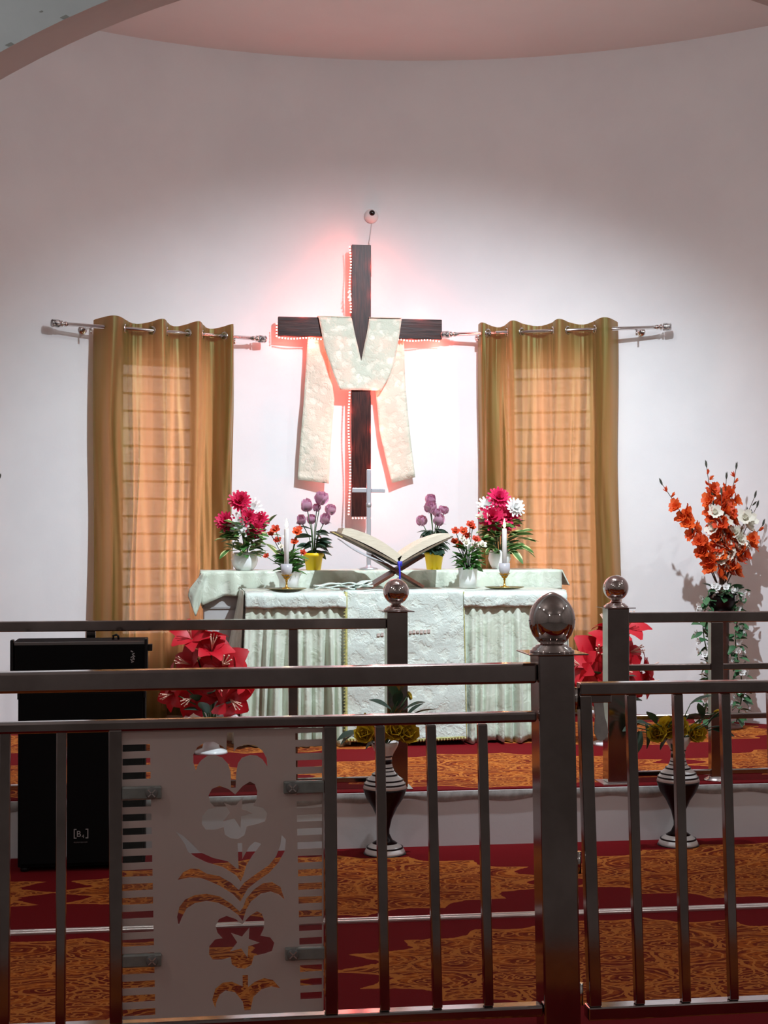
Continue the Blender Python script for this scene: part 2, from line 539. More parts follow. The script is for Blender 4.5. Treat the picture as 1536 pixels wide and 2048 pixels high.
    dark = (0.130, 0.0070, 0.0050)
    line = (0.620, 0.215, 0.042)
    c = g.mix(blot, body, (0.370, 0.082, 0.010))
    c = g.mix(g.m('MULTIPLY', g.m('MAXIMUM', curd, ringd), 0.75), c, dark)
    c = g.mix(g.m('MULTIPLY', dots, 0.6), c, dark)
    c = g.mix(g.m('MULTIPLY', g.m('MAXIMUM', g.m('MAXIMUM', curl, ringl), g.m('MAXIMUM', cell, rim)), 0.7), c, line)
    col = g.mix(inside, red, c)
    fuzz = g.noise(g.coord('Object'), 260, 2)
    col = g.mix(g.m('MULTIPLY', fuzz, 0.18), col, (0.02, 0.002, 0.002))
    nt.links.new(col, b.inputs['Base Color'])
    b.inputs['Roughness'].default_value = 0.95
    b.inputs['Specular IOR Level'].default_value = 0.1
    nt.links.new(g.bump(fuzz, 0.3, 0.004), b.inputs['Normal'])
    return m


CARPET = carpet_mat()

# ------------------------------------------------------------------ room shell
CX, CY, RW, ZC, PZ, PY = 1.15, 6.52, 3.9, 4.84, 0.27, 7.20


def wallp(a, r, z):
    return Vector((CX + r * math.sin(R(a)), CY + r * math.cos(R(a)), z))


mb = MB(); mb.box(-5.0, 7.2, -6.0, 2.6, -0.15, 0.0)
tag(mb.build('floor_hall', pm('hall_floor_tile', (0.20, 0.18, 0.165), 0.5, col2=(0.16, 0.145, 0.135), nscale=3), world=True), kind='structure')
mb = MB(); mb.box(-5.0, 7.2, 2.6, 10.6, -0.15, 0.0)
tag(mb.build('floor', CARPET, world=True), 'red and orange patterned carpet floor below the platform', kind='structure')

# platform: white masonry riser with a carpeted top
mb = MB()
pts = [(wallp(a, RW, 0).x, wallp(a, RW, 0).y) for a in range(-78, 79, 3)]
xl, xr = pts[0][0], pts[-1][0]
poly = [(xl, PY)] + pts + [(xr, PY)]
n = len(poly)
vs = [(x, y, 0.0) for x, y in poly] + [(x, y, PZ - 0.006) for x, y in poly]
mb.add(vs, [tuple(range(n))[::-1], tuple(range(n, 2 * n))] + [(i, (i + 1) % n, (i + 1) % n + n, i + n) for i in range(n)])
plat = tag(mb.build('platform', PLASTER, world=True), 'white plastered altar platform riser', kind='structure')
mb = MB()
poly2 = [(x, max(y, PY + 0.012)) for x, y in poly]
vs = [(x, y, PZ - 0.006) for x, y in poly2] + [(x, y, PZ) for x, y in poly2]
mb.add(vs, [tuple(range(n))[::-1], tuple(range(n, 2 * n))] + [(i, (i + 1) % n, (i + 1) % n + n, i + n) for i in range(n)])
mb.build('platform_carpet', CARPET, plat)
mb = MB()          # rough mortar lip under the carpet edge
mb.grid(lambda u, v: (xl + (xr - xl) * u, PY - 0.004 - 0.006 * math.sin(v * PI), PZ - 0.006 - v * (0.042 + 0.007 * math.sin(u * 137) + 0.006 * math.sin(u * 61))), 240, 4)
mb.build('mortar_lip', pm('grey_mortar', (0.34, 0.32, 0.30), 0.9, col2=(0.46, 0.44, 0.42), nscale=30), plat)

mb = MB()          # double ridged metal carpet strip
for dy in (0.0, 0.030):
    mb.tube([(-4.9, 5.835 + dy, 0.005), (7.1, 5.835 + dy, 0.005)], 0.0085, 8)
mb.box(-4.9, 7.1, 5.827, 5.873, 0.0, 0.005)
tag(mb.build('trim_1', ALU, world=True), 'double ridged silver metal strip across the lower carpet', kind='structure')

# apse wall with two window openings
WIN = [(-22.6, -14.4, 0.80, 2.69), (16.9, 25.8, 0.80, 2.71)]
angs = sorted(set([-90 + 1.5 * i for i in range(121)] + [w_[k] for w_ in WIN for k in (0, 1)]))
zs = sorted({0.0, 0.80, 2.69, 2.71, ZC})
mb = MB()
for r in (RW, RW + 0.22):
    vs, fs = [], []
    nz_ = len(zs)
    for a in angs:
        for z in zs:
            vs.append(wallp(a, r, z))
    for i in range(len(angs) - 1):
        for j in range(nz_ - 1):
            am, zm = (angs[i] + angs[i + 1]) / 2, (zs[j] + zs[j + 1]) / 2
            if any(w_[0] < am < w_[1] and w_[2] < zm < w_[3] for w_ in WIN):
                continue
            fs.append((i * nz_ + j, (i + 1) * nz_ + j, (i + 1) * nz_ + j + 1, i * nz_ + j + 1))
    mb.add(vs, fs, smooth=True)
wo = mb.build('wall_apse', PLASTER, world=True)
tag(wo, 'curved white plaster apse wall', kind='structure')
mb = MB()
for a0, a1, z0, z1 in WIN:
    for a in (a0, a1):
        mb.add([wallp(a, RW, z0), wallp(a, RW + 0.22, z0), wallp(a, RW + 0.22, z1), wallp(a, RW, z1)], [(0, 1, 2, 3)])
    am = [a for a in angs if a0 <= a <= a1]
    for z in (z0, z1):
        for i in range(len(am) - 1):
            mb.add([wallp(am[i], RW, z), wallp(am[i + 1], RW, z), wallp(am[i + 1], RW + 0.22, z), wallp(am[i], RW + 0.22, z)], [(0, 1, 2, 3)])
mb.build('window_reveal', PLASTER, wo)

# chancel arch wall, hall shell, ceilings
AX, AZ, AR, AY0, AY1 = 1.45, -0.056, 4.066, 6.0, 6.30
mb = MB()
arc = []
for k in range(0, 97):
    t = 0.02 + (PI - 0.04) * k / 96
    arc.append((AX + AR * math.cos(t), AZ + AR * math.sin(t)))
arc = [(AX + AR, 0.0)] + arc + [(AX - AR, 0.0)]
for y, nm in ((AY0, 0), (AY1, 1)):
    for i in range(len(arc) - 1):
        (xa, za), (xb, zb) = arc[i], arc[i + 1]
        mb.add([(xa, y, za), (xb, y, zb), (xb, y, 5.4), (xa, y, 5.4)], [(0, 1, 2, 3)])
    mb.add([(AX + AR, y, 0), (7.2, y, 0), (7.2, y, 5.4), (AX + AR, y, 5.4)], [(0, 1, 2, 3)])
    mb.add([(-5.0, y, 0), (AX - AR, y, 0), (AX - AR, y, 5.4), (-5.0, y, 5.4)], [(0, 1, 2, 3)])
wa = tag(mb.build('wall_arch', ARCHF, world=True), 'pale grey front of the rounded chancel arch', kind='structure')
mb = MB()
vs = [(x, y, z) for x, z in arc for y in (AY0, AY1)]
mb.add(vs, [(2 * i, 2 * i + 1, 2 * i + 3, 2 * i + 2) for i in range(len(arc) - 1)], smooth=True)
mb.build('soffit', ARCHS, wa)
# small plaster chips along the arch edge
for t, r_, s in ((121.0, 0.008, 0.018), (117.6, 0.008, 0.018), (118.6, 0.066, 0.008)):
    p = Vector((AX + (AR + r_) * math.cos(R(t)), AY0 - 0.001, AZ + (AR + r_) * math.sin(R(t))))
    mb = MB(); mb.prism([(p.x - s, p.z - s * .2), (p.x - s * .2, p.z - s * .5), (p.x + s, p.z + s * .1), (p.x + s * .3, p.z + s * .5)], p.y - 0.001, p.y + 0.003)
    mb.build('plaster_chip', pm('plaster_chip', (0.36, 0.38, 0.36), 0.9), wa)
for sx in (-1, 1):
    x = CX + sx * RW
    mb = MB(); mb.box(min(x, x + sx * .7), max(x, x + sx * .7), AY1 + .002, CY, 0, ZC)
    tag(mb.build('wall_apse_side', PLASTER, world=True), kind='structure')
mb = MB()
vs = [(CX - RW - .2, AY1, ZC), (CX + RW + .2, AY1, ZC), (CX + RW + .2, 10.65, ZC), (CX - RW - .2, 10.65, ZC)]
mb.add(vs + [(x, y, ZC + .1) for x, y, z in vs], [(0, 1, 2, 3), (4, 5, 6, 7), (0, 1, 5, 4), (1, 2, 6, 5), (2, 3, 7, 6), (3, 0, 4, 7)])
tag(mb.build('ceiling', CEILP, world=True), 'flat pinkish plaster ceiling over the apse', kind='structure')
for nm, b_ in (('wall_left', (-5.2, -5.0, -6, 6.3, 0, 5.5)), ('wall_right', (7.2, 7.4, -6, 6.3, 0, 5.5)), ('wall_back', (-5.2, 7.4, -6.2, -6.0, 0, 5.5)), ('ceiling_hall', (-5.2, 7.4, -6.2, 6.3, 5.4, 5.6))):
    mb = MB(); mb.box(*b_)
    tag(mb.build(nm, HALLW, world=True), kind='structure')

# windows behind the curtains
for k, (a0, a1, z0, z1) in enumerate(WIN):
    am = (a0 + a1) / 2
    hw = RW * math.sin(R((a1 - a0) / 2))
    M = Matrix.Translation(wallp(am, RW + 0.10, 0)) @ Matrix.Rotation(R(-am), 4, 'Z')
    wn = bpy.data.objects.new('window_%d' % (k + 1), None); wn.location = wallp(am, RW + 0.10, z0); COL.objects.link(wn); ORG[wn.name] = Vector(wn.location)
    tag(wn, 'barred window glowing through the %s curtain' % ('left' if k == 0 else 'right'), kind='structure')
    mb = MB()
    for x in (-hw, hw - 0.035):
        mb.box(x, x + .035, 0.02, 0.06, z0, z1, M)
    for z in (z0, z1 - .035):
        mb.box(-hw, hw, 0.02, 0.06, z, z + .035, M)
    mb.build('window_frame', FRAME, wn)
    mb = MB(); mb.box(-hw + .03, hw - .03, 0.045, 0.05, z0 + .03, z1 - .03, M)
    mb.build('window_pane', GLASS, wn)
    z = z1 - 0.125
    while z > z0 + 0.05:
        mb = MB(); mb.box(-hw, hw, -0.05, -0.035, z, z + 0.016, M)
        mb.build('window_bar', GRILLE, wn)
        z -= 0.118
# ------------------------------------------------------------------ curtains and rods
def chord_frame(p0, p1):
    p0, p1 = Vector(p0), Vector(p1)
    t = (p1 - p0); L = t.length; t.normalize()
    nrm = Vector((t.y, -t.x, 0)).normalized()          # towards the room
    if nrm.y > 0: nrm = -nrm
    return p0, t, nrm, L


def curtain_rod(p0, p1, label):
    p0, t, nrm, L = chord_frame(p0, p1)
    root = thing('curtain_rod', label, 'curtain rod', p0 + t * L / 2 + Vector((0, 0, -0.05)), 'chrome curtain rods')
    MB().tube([p0 + t * 0.05, p0 + t * (L - 0.05)], 0.0125, 14).build('rod', CHROME, root)
    for s in (0, 1):
        q = p0 if s == 0 else p0 + t * L
        d = -t if s == 0 else t
        mb = MB()
        mb.lathe([(0, -0.075), (0.017, -0.075), (0.017, -0.062), (0.013, -0.06), (0.013, -0.05), (0.022, -0.047), (0.022, -0.036), (0, -0.034)], seg=20, M=axisM(q, d))
        fin = mb.build('finial', CHROME, root)
        MB().lathe([(0, -0.034), (0.024, -0.03), (0.026, -0.02), (0.024, 0.012), (0.026, 0.018), (0.020, 0.026), (0, 0.028)], seg=12, M=axisM(q, d)).build('finial_knob', CRYST, fin)
        b = p0 + t * (0.235 if s == 0 else L - 0.205)
        ang = math.degrees(math.atan2(b.x - CX, b.y - CY))
        wp = wallp(ang, RW, b.z - 0.01)
        mb = MB(); mb.tube([b + Vector((0, 0, -0.012)), wp], 0.008, 8)
        mb.tube([b + Vector((0, 0, -0.022)) , b + Vector((0, 0, -0.05))], 0.006, 8)
        mb.lathe([(0, 0), (0.03, 0), (0.03, 0.006), (0, 0.008)], seg=16, M=axisM(wp, (b - wp)))
        mb.build('bracket', CHROME, root)
    return root


def curtain(p0, p1, s0, s1, zt, zb, fronts, amp, label, seed):
    """eyelet curtain from s0 to s1 metres along the rod; fronts = lobes (in 0..1) lying before the rod"""
    p0, t, nrm, L = chord_frame(p0, p1)
    rnd = random.Random(seed)
    base = p0 + t * ((s0 + s1) / 2); base.z = zb
    root = thing('eyelet_curtain', label, 'curtain', base, 'eyelet curtains over the windows')
    W = s1 - s0
    bounds = []
    for c, hw in fronts:
        bounds += [c - hw, c + hw]

    def wave(u):
        # +1 in front of rod, -1 behind
        for i in range(len(fronts)):
            c, hw = fronts[i]
            if c - hw <= u <= c + hw:
                return math.cos((u - c) / hw * PI / 2)
        prev = max([b for b in bounds if b <= u], default=-0.05)
        nxt = min([b for b in bounds if b >= u], default=1.05)
        return -math.sin((u - prev) / max(nxt - prev, 1e-4) * PI)
    ph = [rnd.uniform(0, 6.28) for _ in range(8)]
    creases = [(rnd.uniform(.04, .96), rnd.uniform(.010, .020), rnd.choice((-1, 1, 1)) * rnd.uniform(.014, .028), rnd.uniform(-.03, .03), rnd.uniform(0, .5)) for _ in range(11)]

    def fn(u, v):
        z = zt + (zb - zt) * v
        k = 1 - 0.15 * min(1, v * 2.2)
        d = amp * k * wave(u)
        soft = min(1, v * 3)
        d += soft * (0.024 * math.sin(u * 29 + ph[0] + 0.8 * v) + 0.012 * math.sin(u * 53 + ph[1] - 1.2 * v) + 0.008 * math.sin(u * 17 + ph[2] + 5 * v))
        d += soft * 0.006 * math.sin(u * 88 + ph[3] + 3 * math.sin(v * 6))
        d -= 0.075 * (math.exp(-(u / 0.045) ** 2) + math.exp(-((1 - u) / 0.03) ** 2))       # edges turn back to the wall
        for cu_, wu_, au_, dr_, v0_ in creases:
            q_ = (u - cu_ - dr_ * v - 0.006 * math.sin(v * 9 + cu_ * 20)) / wu_
            if abs(q_) < 3:
                d += au_ * math.exp(-q_ * q_) * min(1, max(0.15, (v - v0_ * .4) * 4))
        d += (1 - soft) * 0.006 * abs(math.sin(u * 95)) * (1 if wave(u) < 0 else 0)
        s = s0 + W * u + 0.010 * math.sin(v * 7 + ph[4] + 4 * u) * soft + (u - .5) * 0.035 * v
        p = p0 + t * s + nrm * d
        p.z = z + (0.014 * wave(u) if v == 0 else 0)
        return p
    mb = MB(); mb.grid(fn, 240, 44)
    fab = mb.build('fabric', CURT, root)
    mb = MB(); mb.grid(lambda u, v: fn(u, 1.0) + Vector((0, 0, 0.004 + 0.05 * v)) + nrm * 0.004, 150, 1)
    mb.build('hem', CURT, fab)
    for b in bounds:
        if not 0.02 < b < 0.99:
            continue
        q = p0 + t * (s0 + W * b)
        dire = (t * 0.8 + nrm * (0.5 if bounds.index(b) % 2 else -0.5))
        mb = MB()
        prof = [(0.024 + 0.008 * math.cos(a), 0.005 * math.sin(a)) for a in [2 * PI * k / 10 for k in range(11)]]
        mb.lathe(prof, seg=20, M=axisM(q, dire))
        mb.build('eyelet_ring', CHROME, root)
    return root


RL0, RL1 = (-0.77, 9.80, 2.862), (0.586, 10.278, 2.845)
RR0, RR1 = (1.851, 10.255, 2.895), (3.261, 9.68, 2.898)
curtain_rod(RL0, RL1, 'chrome curtain rod on the wall left of the cross')
curtain_rod(RR0, RR1, 'chrome curtain rod on the wall right of the cross')
curtain(RL0, RL1, 0.280, 1.240, 2.915, 0.30, [(0.10, 0.095), (0.44, 0.055), (0.70, 0.055), (0.97, 0.055)], 0.062, 'green and orange eyelet curtain left of the cross, behind the loudspeaker', 3)
curtain(RR0, RR1, 0.228, 1.185, 2.955, 0.30, [(0.03, 0.05), (0.27, 0.055), (0.60, 0.055), (0.92, 0.075)], 0.062, 'green and orange eyelet curtain right of the cross', 5)

# ------------------------------------------------------------------ wall cross with light string and stole
WX = 1.267
cr = thing('wooden_cross', 'large dark brown wooden cross hung on the apse wall', 'cross', (WX, 10.285, 1.63))
MB().box(WX - 0.068, WX + 0.066, 10.26, 10.31, 1.63, 3.507).build('upright_beam', WOOD, cr, bevel=0.003)
mb = MB()
for x0, x1 in ((0.692, WX - 0.0685), (WX + 0.0665, 1.831)):
    mb.box(x0, x1, 10.262, 10.312, 2.868 if x0 < 1 else 2.862, 3.0)
mb.build('cross_beam', WOODH, cr, bevel=0.003)
for x, z in ((WX, 3.2), (WX, 1.9)):
    MB().tube([(x, 10.31, z), (x, 10.417, z)], 0.010, 8).build('wall_peg', STEEL, cr)

ls = thing('light_string', 'string of small glowing pink-red bulbs edging the wooden cross', 'light string', (WX - 0.08, 10.29, 1.62))
path = []
zz = 3.49
while zz > 1.63:
    if not 2.86 < zz < 3.02:
        path.append((WX - 0.078 - (0.012 * (0.5 + 0.5 * math.sin(zz * 9)) if zz < 2.86 else 0.004 * math.sin(zz * 20)), 10.262, zz))
    zz -= 0.0205
xx = WX - 0.06
bot = []
while xx < WX + 0.066:
    bot.append((xx, 10.262, 1.618)); xx += 0.0205
arms = []
for x0, x1 in ((0.70, 1.20), (1.34, 1.825)):
    xx = x0
    while xx < x1:
        arms.append((xx, 10.268, 2.853 + 0.004 * math.sin(xx * 30))); xx += 0.0205
endl = [(0.682, 10.266, 2.865 + 0.021 * k) for k in range(5)]
extra = [(WX - 0.083 + 0.008 * math.sin(k * 2.1), 10.258, 3.12 + 0.011 * k) for k in range(7)]
mbl = MB(); mbl.lathe([(0, -0.0062), (0.0055, -0.004), (0.0066, 0), (0.0055, 0.004), (0, 0.0062)], seg=8)
led_me = mbl.mesh('led', LED)
for seq, nm in ((path[:24], 0), (path[24:], 0), (bot, 0), ([p for p in arms if p[0] < 1.25], 0), ([p for p in arms if p[0] > 1.25], 0), (endl, 0)):
    if len(seq) > 1:
        MB().tube([Vector(p) + Vector((0, 0.006, 0)) for p in seq], 0.0025, 5).build('wire', WIRE, ls)
for p in path + bot + arms + endl + extra:
    inst('bulb', led_me, ls, p)
GLOW = [(WX - 0.10, 3.44), (WX + 0.09, 3.36), (WX - 0.10, 3.26), (WX + 0.09, 3.16), (WX - 0.10, 3.08), (0.74, 2.83), (0.92, 2.83), (1.12, 2.83), (1.42, 2.83), (1.62, 2.83), (1.79, 2.83), (0.86, 3.03), (1.68, 3.03)]
GLOW += [(WX + (-0.10 if k % 2 == 0 else 0.09), 2.62 - 0.13 * k) for k in range(8)]
for x, z in GLOW:
    light('light_string_glow', 'POINT', (x, 10.25 if z > 3.01 or z < 2.5 else 10.285, z), 1.25, (1.0, 0.13, 0.10), 0.02)

st = thing('stole', 'cream brocade stole draped over the arms of the wooden cross', 'stole', (1.25, 10.26, 1.84))


def crumple(mb, poly, y0, amp, freq, n=26):
    """fill a quad-strip outline [(xl, xr, z)...] as a gently rumpled sheet"""
    rows = poly

    def fn(u, v):
        f = v * (len(rows) - 1); i = min(int(f), len(rows) - 2); q = f - i
        a, b = rows[i], rows[i + 1]
        xl_, xr_, z1, z2 = a[0] + (b[0] - a[0]) * q, a[1] + (b[1] - a[1]) * q, a[2] + (b[2] - a[2]) * q, a[3] + (b[3] - a[3]) * q
        x = xl_ + (xr_ - xl_) * u; z = z1 + (z2 - z1) * u
        y = y0 + amp * math.sin(x * freq + z * 9) + amp * 0.6 * math.sin(z * freq * 1.3 - x * 14)
        return (x, y, z)
    mb.grid(fn, 12, n)
    return mb


# yoke: left and right halves of the V and the joined lower part, lying before the beams
mb = MB()
ZY = [2.996, 2.90, 2.80, 2.70, 2.60, 2.50]
crumple(mb, [(a, b, z, z) for (a, b), z in zip([(0.968, 1.197), (0.987, 1.217), (1.005, 1.241), (1.04, 1.263), (1.075, 1.263), (1.118, 1.263)], ZY)], 10.246, 0.004, 22, 25)
crumple(mb, [(a, b, z, z) for (a, b), z in zip([(1.318, 1.545), (1.303, 1.531), (1.282, 1.515), (1.263, 1.497), (1.263, 1.46), (1.263, 1.405)], ZY)], 10.246, 0.004, 22, 25)
mb.build('yoke', STOLE, st, solid=0.004)
mb = MB()
crumple(mb, [(0.968, 1.197, 2.992, 2.996), (0.962, 1.19, 3.006, 3.008)], 10.25, 0.002, 22, 2)
mb.grid(lambda u, v: (0.965 + 0.23 * u, 10.245 + 0.075 * v, 3.004 + 0.006 * math.sin(v * PI)), 8, 4)
mb.grid(lambda u, v: (1.318 + 0.228 * u, 10.245 + 0.075 * v, 3.003 + 0.006 * math.sin(v * PI)), 8, 4)
mb.build('shoulder_fold', STOLE, st, solid=0.003)
mb = MB(); crumple(mb, [(0.905, 1.0, 2.99, 2.99), (0.898, 1.03, 2.84, 2.85), (0.875, 1.085, 2.45, 2.44), (0.845, 1.058, 2.10, 2.09), (0.832, 1.046, 1.885, 1.858)], 10.322, 0.006, 18, 30)
mb.build('hanging_end', STOLE, st, solid=0.003)
mb = MB(); crumple(mb, [(1.50, 1.56, 2.99, 2.99), (1.44, 1.572, 2.845, 2.84), (1.372, 1.585, 2.50, 2.52), (1.405, 1.612, 2.20, 2.22), (1.487, 1.652, 1.862, 1.905)], 10.320, 0.006, 18, 30)
mb.build('hanging_end', STOLE, st, solid=0.003)

# dome camera above the cross
cc = thing('dome_camera', 'small white dome security camera with a dark lens above the cross', 'camera', (1.354, 10.42, 3.70))
M = axisM((1.354, 10.415, 3.738), (0, -1, 0))
MB().lathe([(0, 0.0), (0.050, 0.0), (0.050, 0.012), (0.044, 0.030), (0.032, 0.046), (0.0, 0.055)], seg=28, M=M).build('housing', DOME, cc)
M2 = axisM((1.354, 10.362, 3.752), (-0.05, -1, 0.1))
MB().lathe([(0, -0.012), (0.020, -0.01), (0.020, 0.002), (0.013, 0.010), (0, 0.013)], seg=20, M=M2).build('lens', LENS, cc)
MB().tube([(1.358, 10.41, 3.70), (1.352, 10.412, 3.64), (1.338, 10.40, 3.55), (1.338, 10.33, 3.49), (1.344, 10.33, 3.40), (1.342, 10.33, 3.30)], 0.0035, 6).build('cable', CABLE, cc)

# ------------------------------------------------------------------ back table (gradine) and altar
BT = 1.278
bt = thing('back_table', 'grey panelled table behind the altar with its end showing at left', 'table', (1.3, 9.56, PZ))
MB().box(0.175, 2.44, 9.42, 9.74, PZ, BT - 0.004).build('body', TABLEW, bt, bevel=0.004)
for z in (1.045, 0.80, 0.56):
    MB().box(0.165, 0.175, 9.415, 9.745, z, z + 0.012).build('groove_strip', pm('strip', (0.34, 0.33, 0.32), 0.7), bt)
    MB().box(0.175, 0.60, 9.412, 9.42, z, z + 0.012).build('groove_strip', pm('strip', (0.34, 0.33, 0.32), 0.7), bt)
bc = thing('back_table_cloth', 'mint satin cloth over the back table with a pointed corner hanging at left', 'cloth', (1.3, 9.56, BT))
mb = MB(); mb.grid(lambda u, v: (0.155 + 2.30 * u, 9.395 + 0.37 * v, BT + 0.002 + 0.002 * math.sin(u * 40) * math.sin(v * 5)), 60, 6)
mb.build('top_cloth', SATIN, bc, solid=0.003)


def drop(u):
    # how far the front overhang reaches at this spot along the table
    if u < 0.13:
        return 0.155 + 0.06 * max(0, 0.06 - u) / 0.06
    return 0.125


def ffront(u, v):
    x = 0.155 + 2.30 * u
    d = drop(u)
    return (x, 9.395 - 0.006 - 0.012 * v * (1 + math.sin(u * 75)) - 0.006 * math.sin(u * 140 + 2), BT + 0.002 - d * v)


mb = MB(); mb.grid(ffront, 140, 8)
mb.build('front_overhang', SATIN, bc, solid=0.003)
mb = MB()
mb.grid(lambda u, v: (0.155 - 0.012 * v - 0.03 * v * math.sin(u * 9 + 1) ** 2, 9.395 + 0.36 * u, BT + 0.002 - v * (0.20 + 0.04 * math.sin(u * 3))), 24, 8)
mb.build('side_overhang', SATIN, bc, solid=0.003)
mb = MB()          # hanging pointed corner
tri = lambda u, v: (0.19 - 0.085 * u * (0.35 + 0.65 * min(1, v * 1.4)) - 0.030 * v, 9.385 - 0.035 * math.sin(u * PI) - 0.012 * math.sin(u * 12) * v, BT - 0.01 - v * (0.27 - 0.16 * abs(u - 0.45) * 1.5))
mb.grid(tri, 14, 14)
mb.build('hanging_corner', SATIN, bc, solid=0.003)
mb = MB()
mb.grid(lambda u, v: (2.455 + 0.05 * v + 0.02 * math.sin(u * 8), 9.395 + 0.36 * u, BT + 0.002 - 0.10 * v), 20, 6)
mb.build('side_overhang', SATIN, bc, solid=0.003)

AT = 1.176
AX0, AX1, AYF, AYB = 0.405, 2.318, 8.80, 9.36
al = thing('altar_table', 'long altar table in front, hidden under its pale cloths', 'altar', (1.36, 9.09, PZ))
MB().box(AX0 + .03, AX1 - .03, AYF + .04, AYB - .01, AT - 0.045, AT - 0.006).build('table_top', TABLEW, al)
for x in (AX0 + .06, AX1 - .12):
    for y in (AYF + .08, AYB - .10):
        MB().box(x, x + .06, y, y + .06, PZ, AT - 0.045).build('leg', TABLEW, al)
ac = thing('altar_cloth', 'pale mint altar cloth with gathered skirts and a brocade front panel', 'altar cloth', (1.36, 9.09, PZ + 0.01))
mb = MB(); mb.grid(lambda u, v: (AX0 + (AX1 - AX0) * u, AYF + 0.012 + (AYB - AYF - .012) * v, AT - 0.003 + 0.0015 * math.sin(u * 60 + v * 9)), 60, 8)
mb.build('top_cloth', SATIN, ac, solid=0.004)


def skirt(x0, x1, nm, seed, flare0=0.0, flare1=0.0):
    rnd = random.Random(seed)
    pleats = [(f0 + rnd.uniform(-1.5, 1.5), rnd.uniform(0, 6.28)) for f0 in (7, 12, 17, 22)]

    def fn(u, v):
        W = x1 - x0
        a = 0.004 + 0.042 * min(1, v * 1.6)
        wv = sum(math.sin(u * W * 6.28 * f_ + p_ + (0.8 * v * math.sin(p_))) for f_, p_ in pleats) / 2.2
        wv = math.copysign(abs(wv) ** 0.8, wv)
        x = x0 + W * u + (-(1 - u) * flare0 + u * flare1) * v + 0.008 * v * math.sin(u * 40 + seed)
        zb = PZ + 0.004 + 0.016 * (0.5 + 0.5 * math.sin(u * W * 30 + seed)) 
        return (x, AYF - 0.022 - 0.035 * v + a * wv, (AT - 0.06) + (zb - AT + 0.06) * v)
    mb = MB(); mb.grid(fn, 130, 24)
    return mb.build(nm, SATIN, ac, solid=0.003)


skirt(AX0, 1.0, 'gathered_skirt', 1, 0.05, 0.02)
skirt(1.69, AX1, 'gathered_skirt', 2, 0.02, 0.03)
for x0, x1 in ((AX0 - .004, 0.992), (1.692, AX1 + .004)):
    mb = MB(); mb.grid(lambda u, v: (x0 + (x1 - x0) * u, AYF + 0.012 - 0.056 * min(1, v * 5) - 0.006 * math.sin(u * 19 + v * 2) * v, AT + 0.001 - 0.098 * v + 0.003 * math.sin(u * 23) * v), 50, 6)
    mb.build('yoke_band', BROC, ac, solid=0.004)
mb = MB()
mb.grid(lambda u, v: (0.985 + 0.715 * u + 0.012 * (u - .5) * v, AYF - 0.030 - 0.065 * v + 0.004 * math.sin(u * 14 + 3 * v) * v + 0.003 * math.sin(v * 26 + u * 5), AT + 0.002 + (PZ + 0.030 - AT) * v), 30, 40)
mb.build('front_panel', BROC, ac, solid=0.004)
mb = MB()
mb.grid(lambda u, v: (0.985 + 0.715 * u, AYF - 0.030 + 0.20 * v, AT + 0.002 + 0.0015 * math.sin(u * 30)), 20, 4)
mb.build('front_panel_top', BROC, ac, solid=0.004)
for xs, nmx in ((0.985, 0), (1.70, 1)):
    mb = MB()
    pts_ = [(xs + (-.006 if nmx else .006) + 0.012 * (nmx - .5) * v / 20, AYF - 0.037 - 0.065 * v / 20, AT - 0.005 + (PZ + 0.035 - AT) * v / 20) for v in range(21)]
    mb.tube(pts_, 0.008 if nmx == 0 else 0.003, 6)
    if nmx == 0:
        for k in range(46):
            q = k / 46 * 20; i = int(q)
            p = Vector(pts_[i]).lerp(Vector(pts_[i + 1]), q - i)
            mb.add(*[[(p.x - .018, p.y - .004, p.z - .004), (p.x - .002, p.y - .004, p.z + .006), (p.x - .002, p.y - .004, p.z - .008)], [(0, 1, 2)]])
    mb.build('fringe', TRIMG, ac)
mb = MB()
for k in range(40):
    x = 1.0 + 0.69 * k / 39
    mb.lathe([(0, -0.010), (0.007, -0.004), (0.007, 0.004), (0, 0.010)], c=(x, AYF - 0.098, PZ + 0.03 - 0.010 * math.sin(k / 39 * PI) + 0.01), seg=6)
mb.tube([(1.0 + 0.69 * k / 12, AYF - 0.098, PZ + 0.048 - 0.010 * math.sin(k / 12 * PI)) for k in range(13)], 0.005, 6)
mb.build('bottom_fringe', TRIMG, ac)
# brown-shaded side skirt on the left end of the altar
mb = MB()
mb.grid(lambda u, v: (AX0 - 0.01 - 0.16 * v * (0.25 + 0.75 * u) - 0.020 * v * math.sin(u * 26), AYF + (AYB - AYF) * u, AT - 0.002 + (PZ + 0.02 - AT) * v), 50, 16)
mb.build('side_skirt', SATIN, ac, solid=0.003)
mb = MB()
mb.grid(lambda u, v: (AX1 + 0.01 + 0.04 * v + 0.012 * v * math.sin(u * 26), AYF + (AYB - AYF) * u, AT - 0.002 + (PZ + 0.02 - AT) * v), 40, 12)
mb.build('side_skirt', SATIN, ac, solid=0.003)
for x0, x1, z0, z1 in ((1.172, 1.235, 0.912, 0.932), (1.362, 1.500, 0.926, 0.946)):
    mb = MB()
    for k in range(int((x1 - x0) / 0.022)):
        xa = x0 + k * 0.022
        mb.box(xa, xa + 0.017, AYF - 0.060, AYF - 0.0535, z0 + 0.002 * (k % 3), z1 - 0.003 * ((k + 1) % 2) + (xa - x0) * .03)
    mb.box(x0, x1, AYF - 0.0535, AYF - 0.046, z0 - .002, z0 + .002)
    mb.build('embroidered_strip', TAPE, ac)

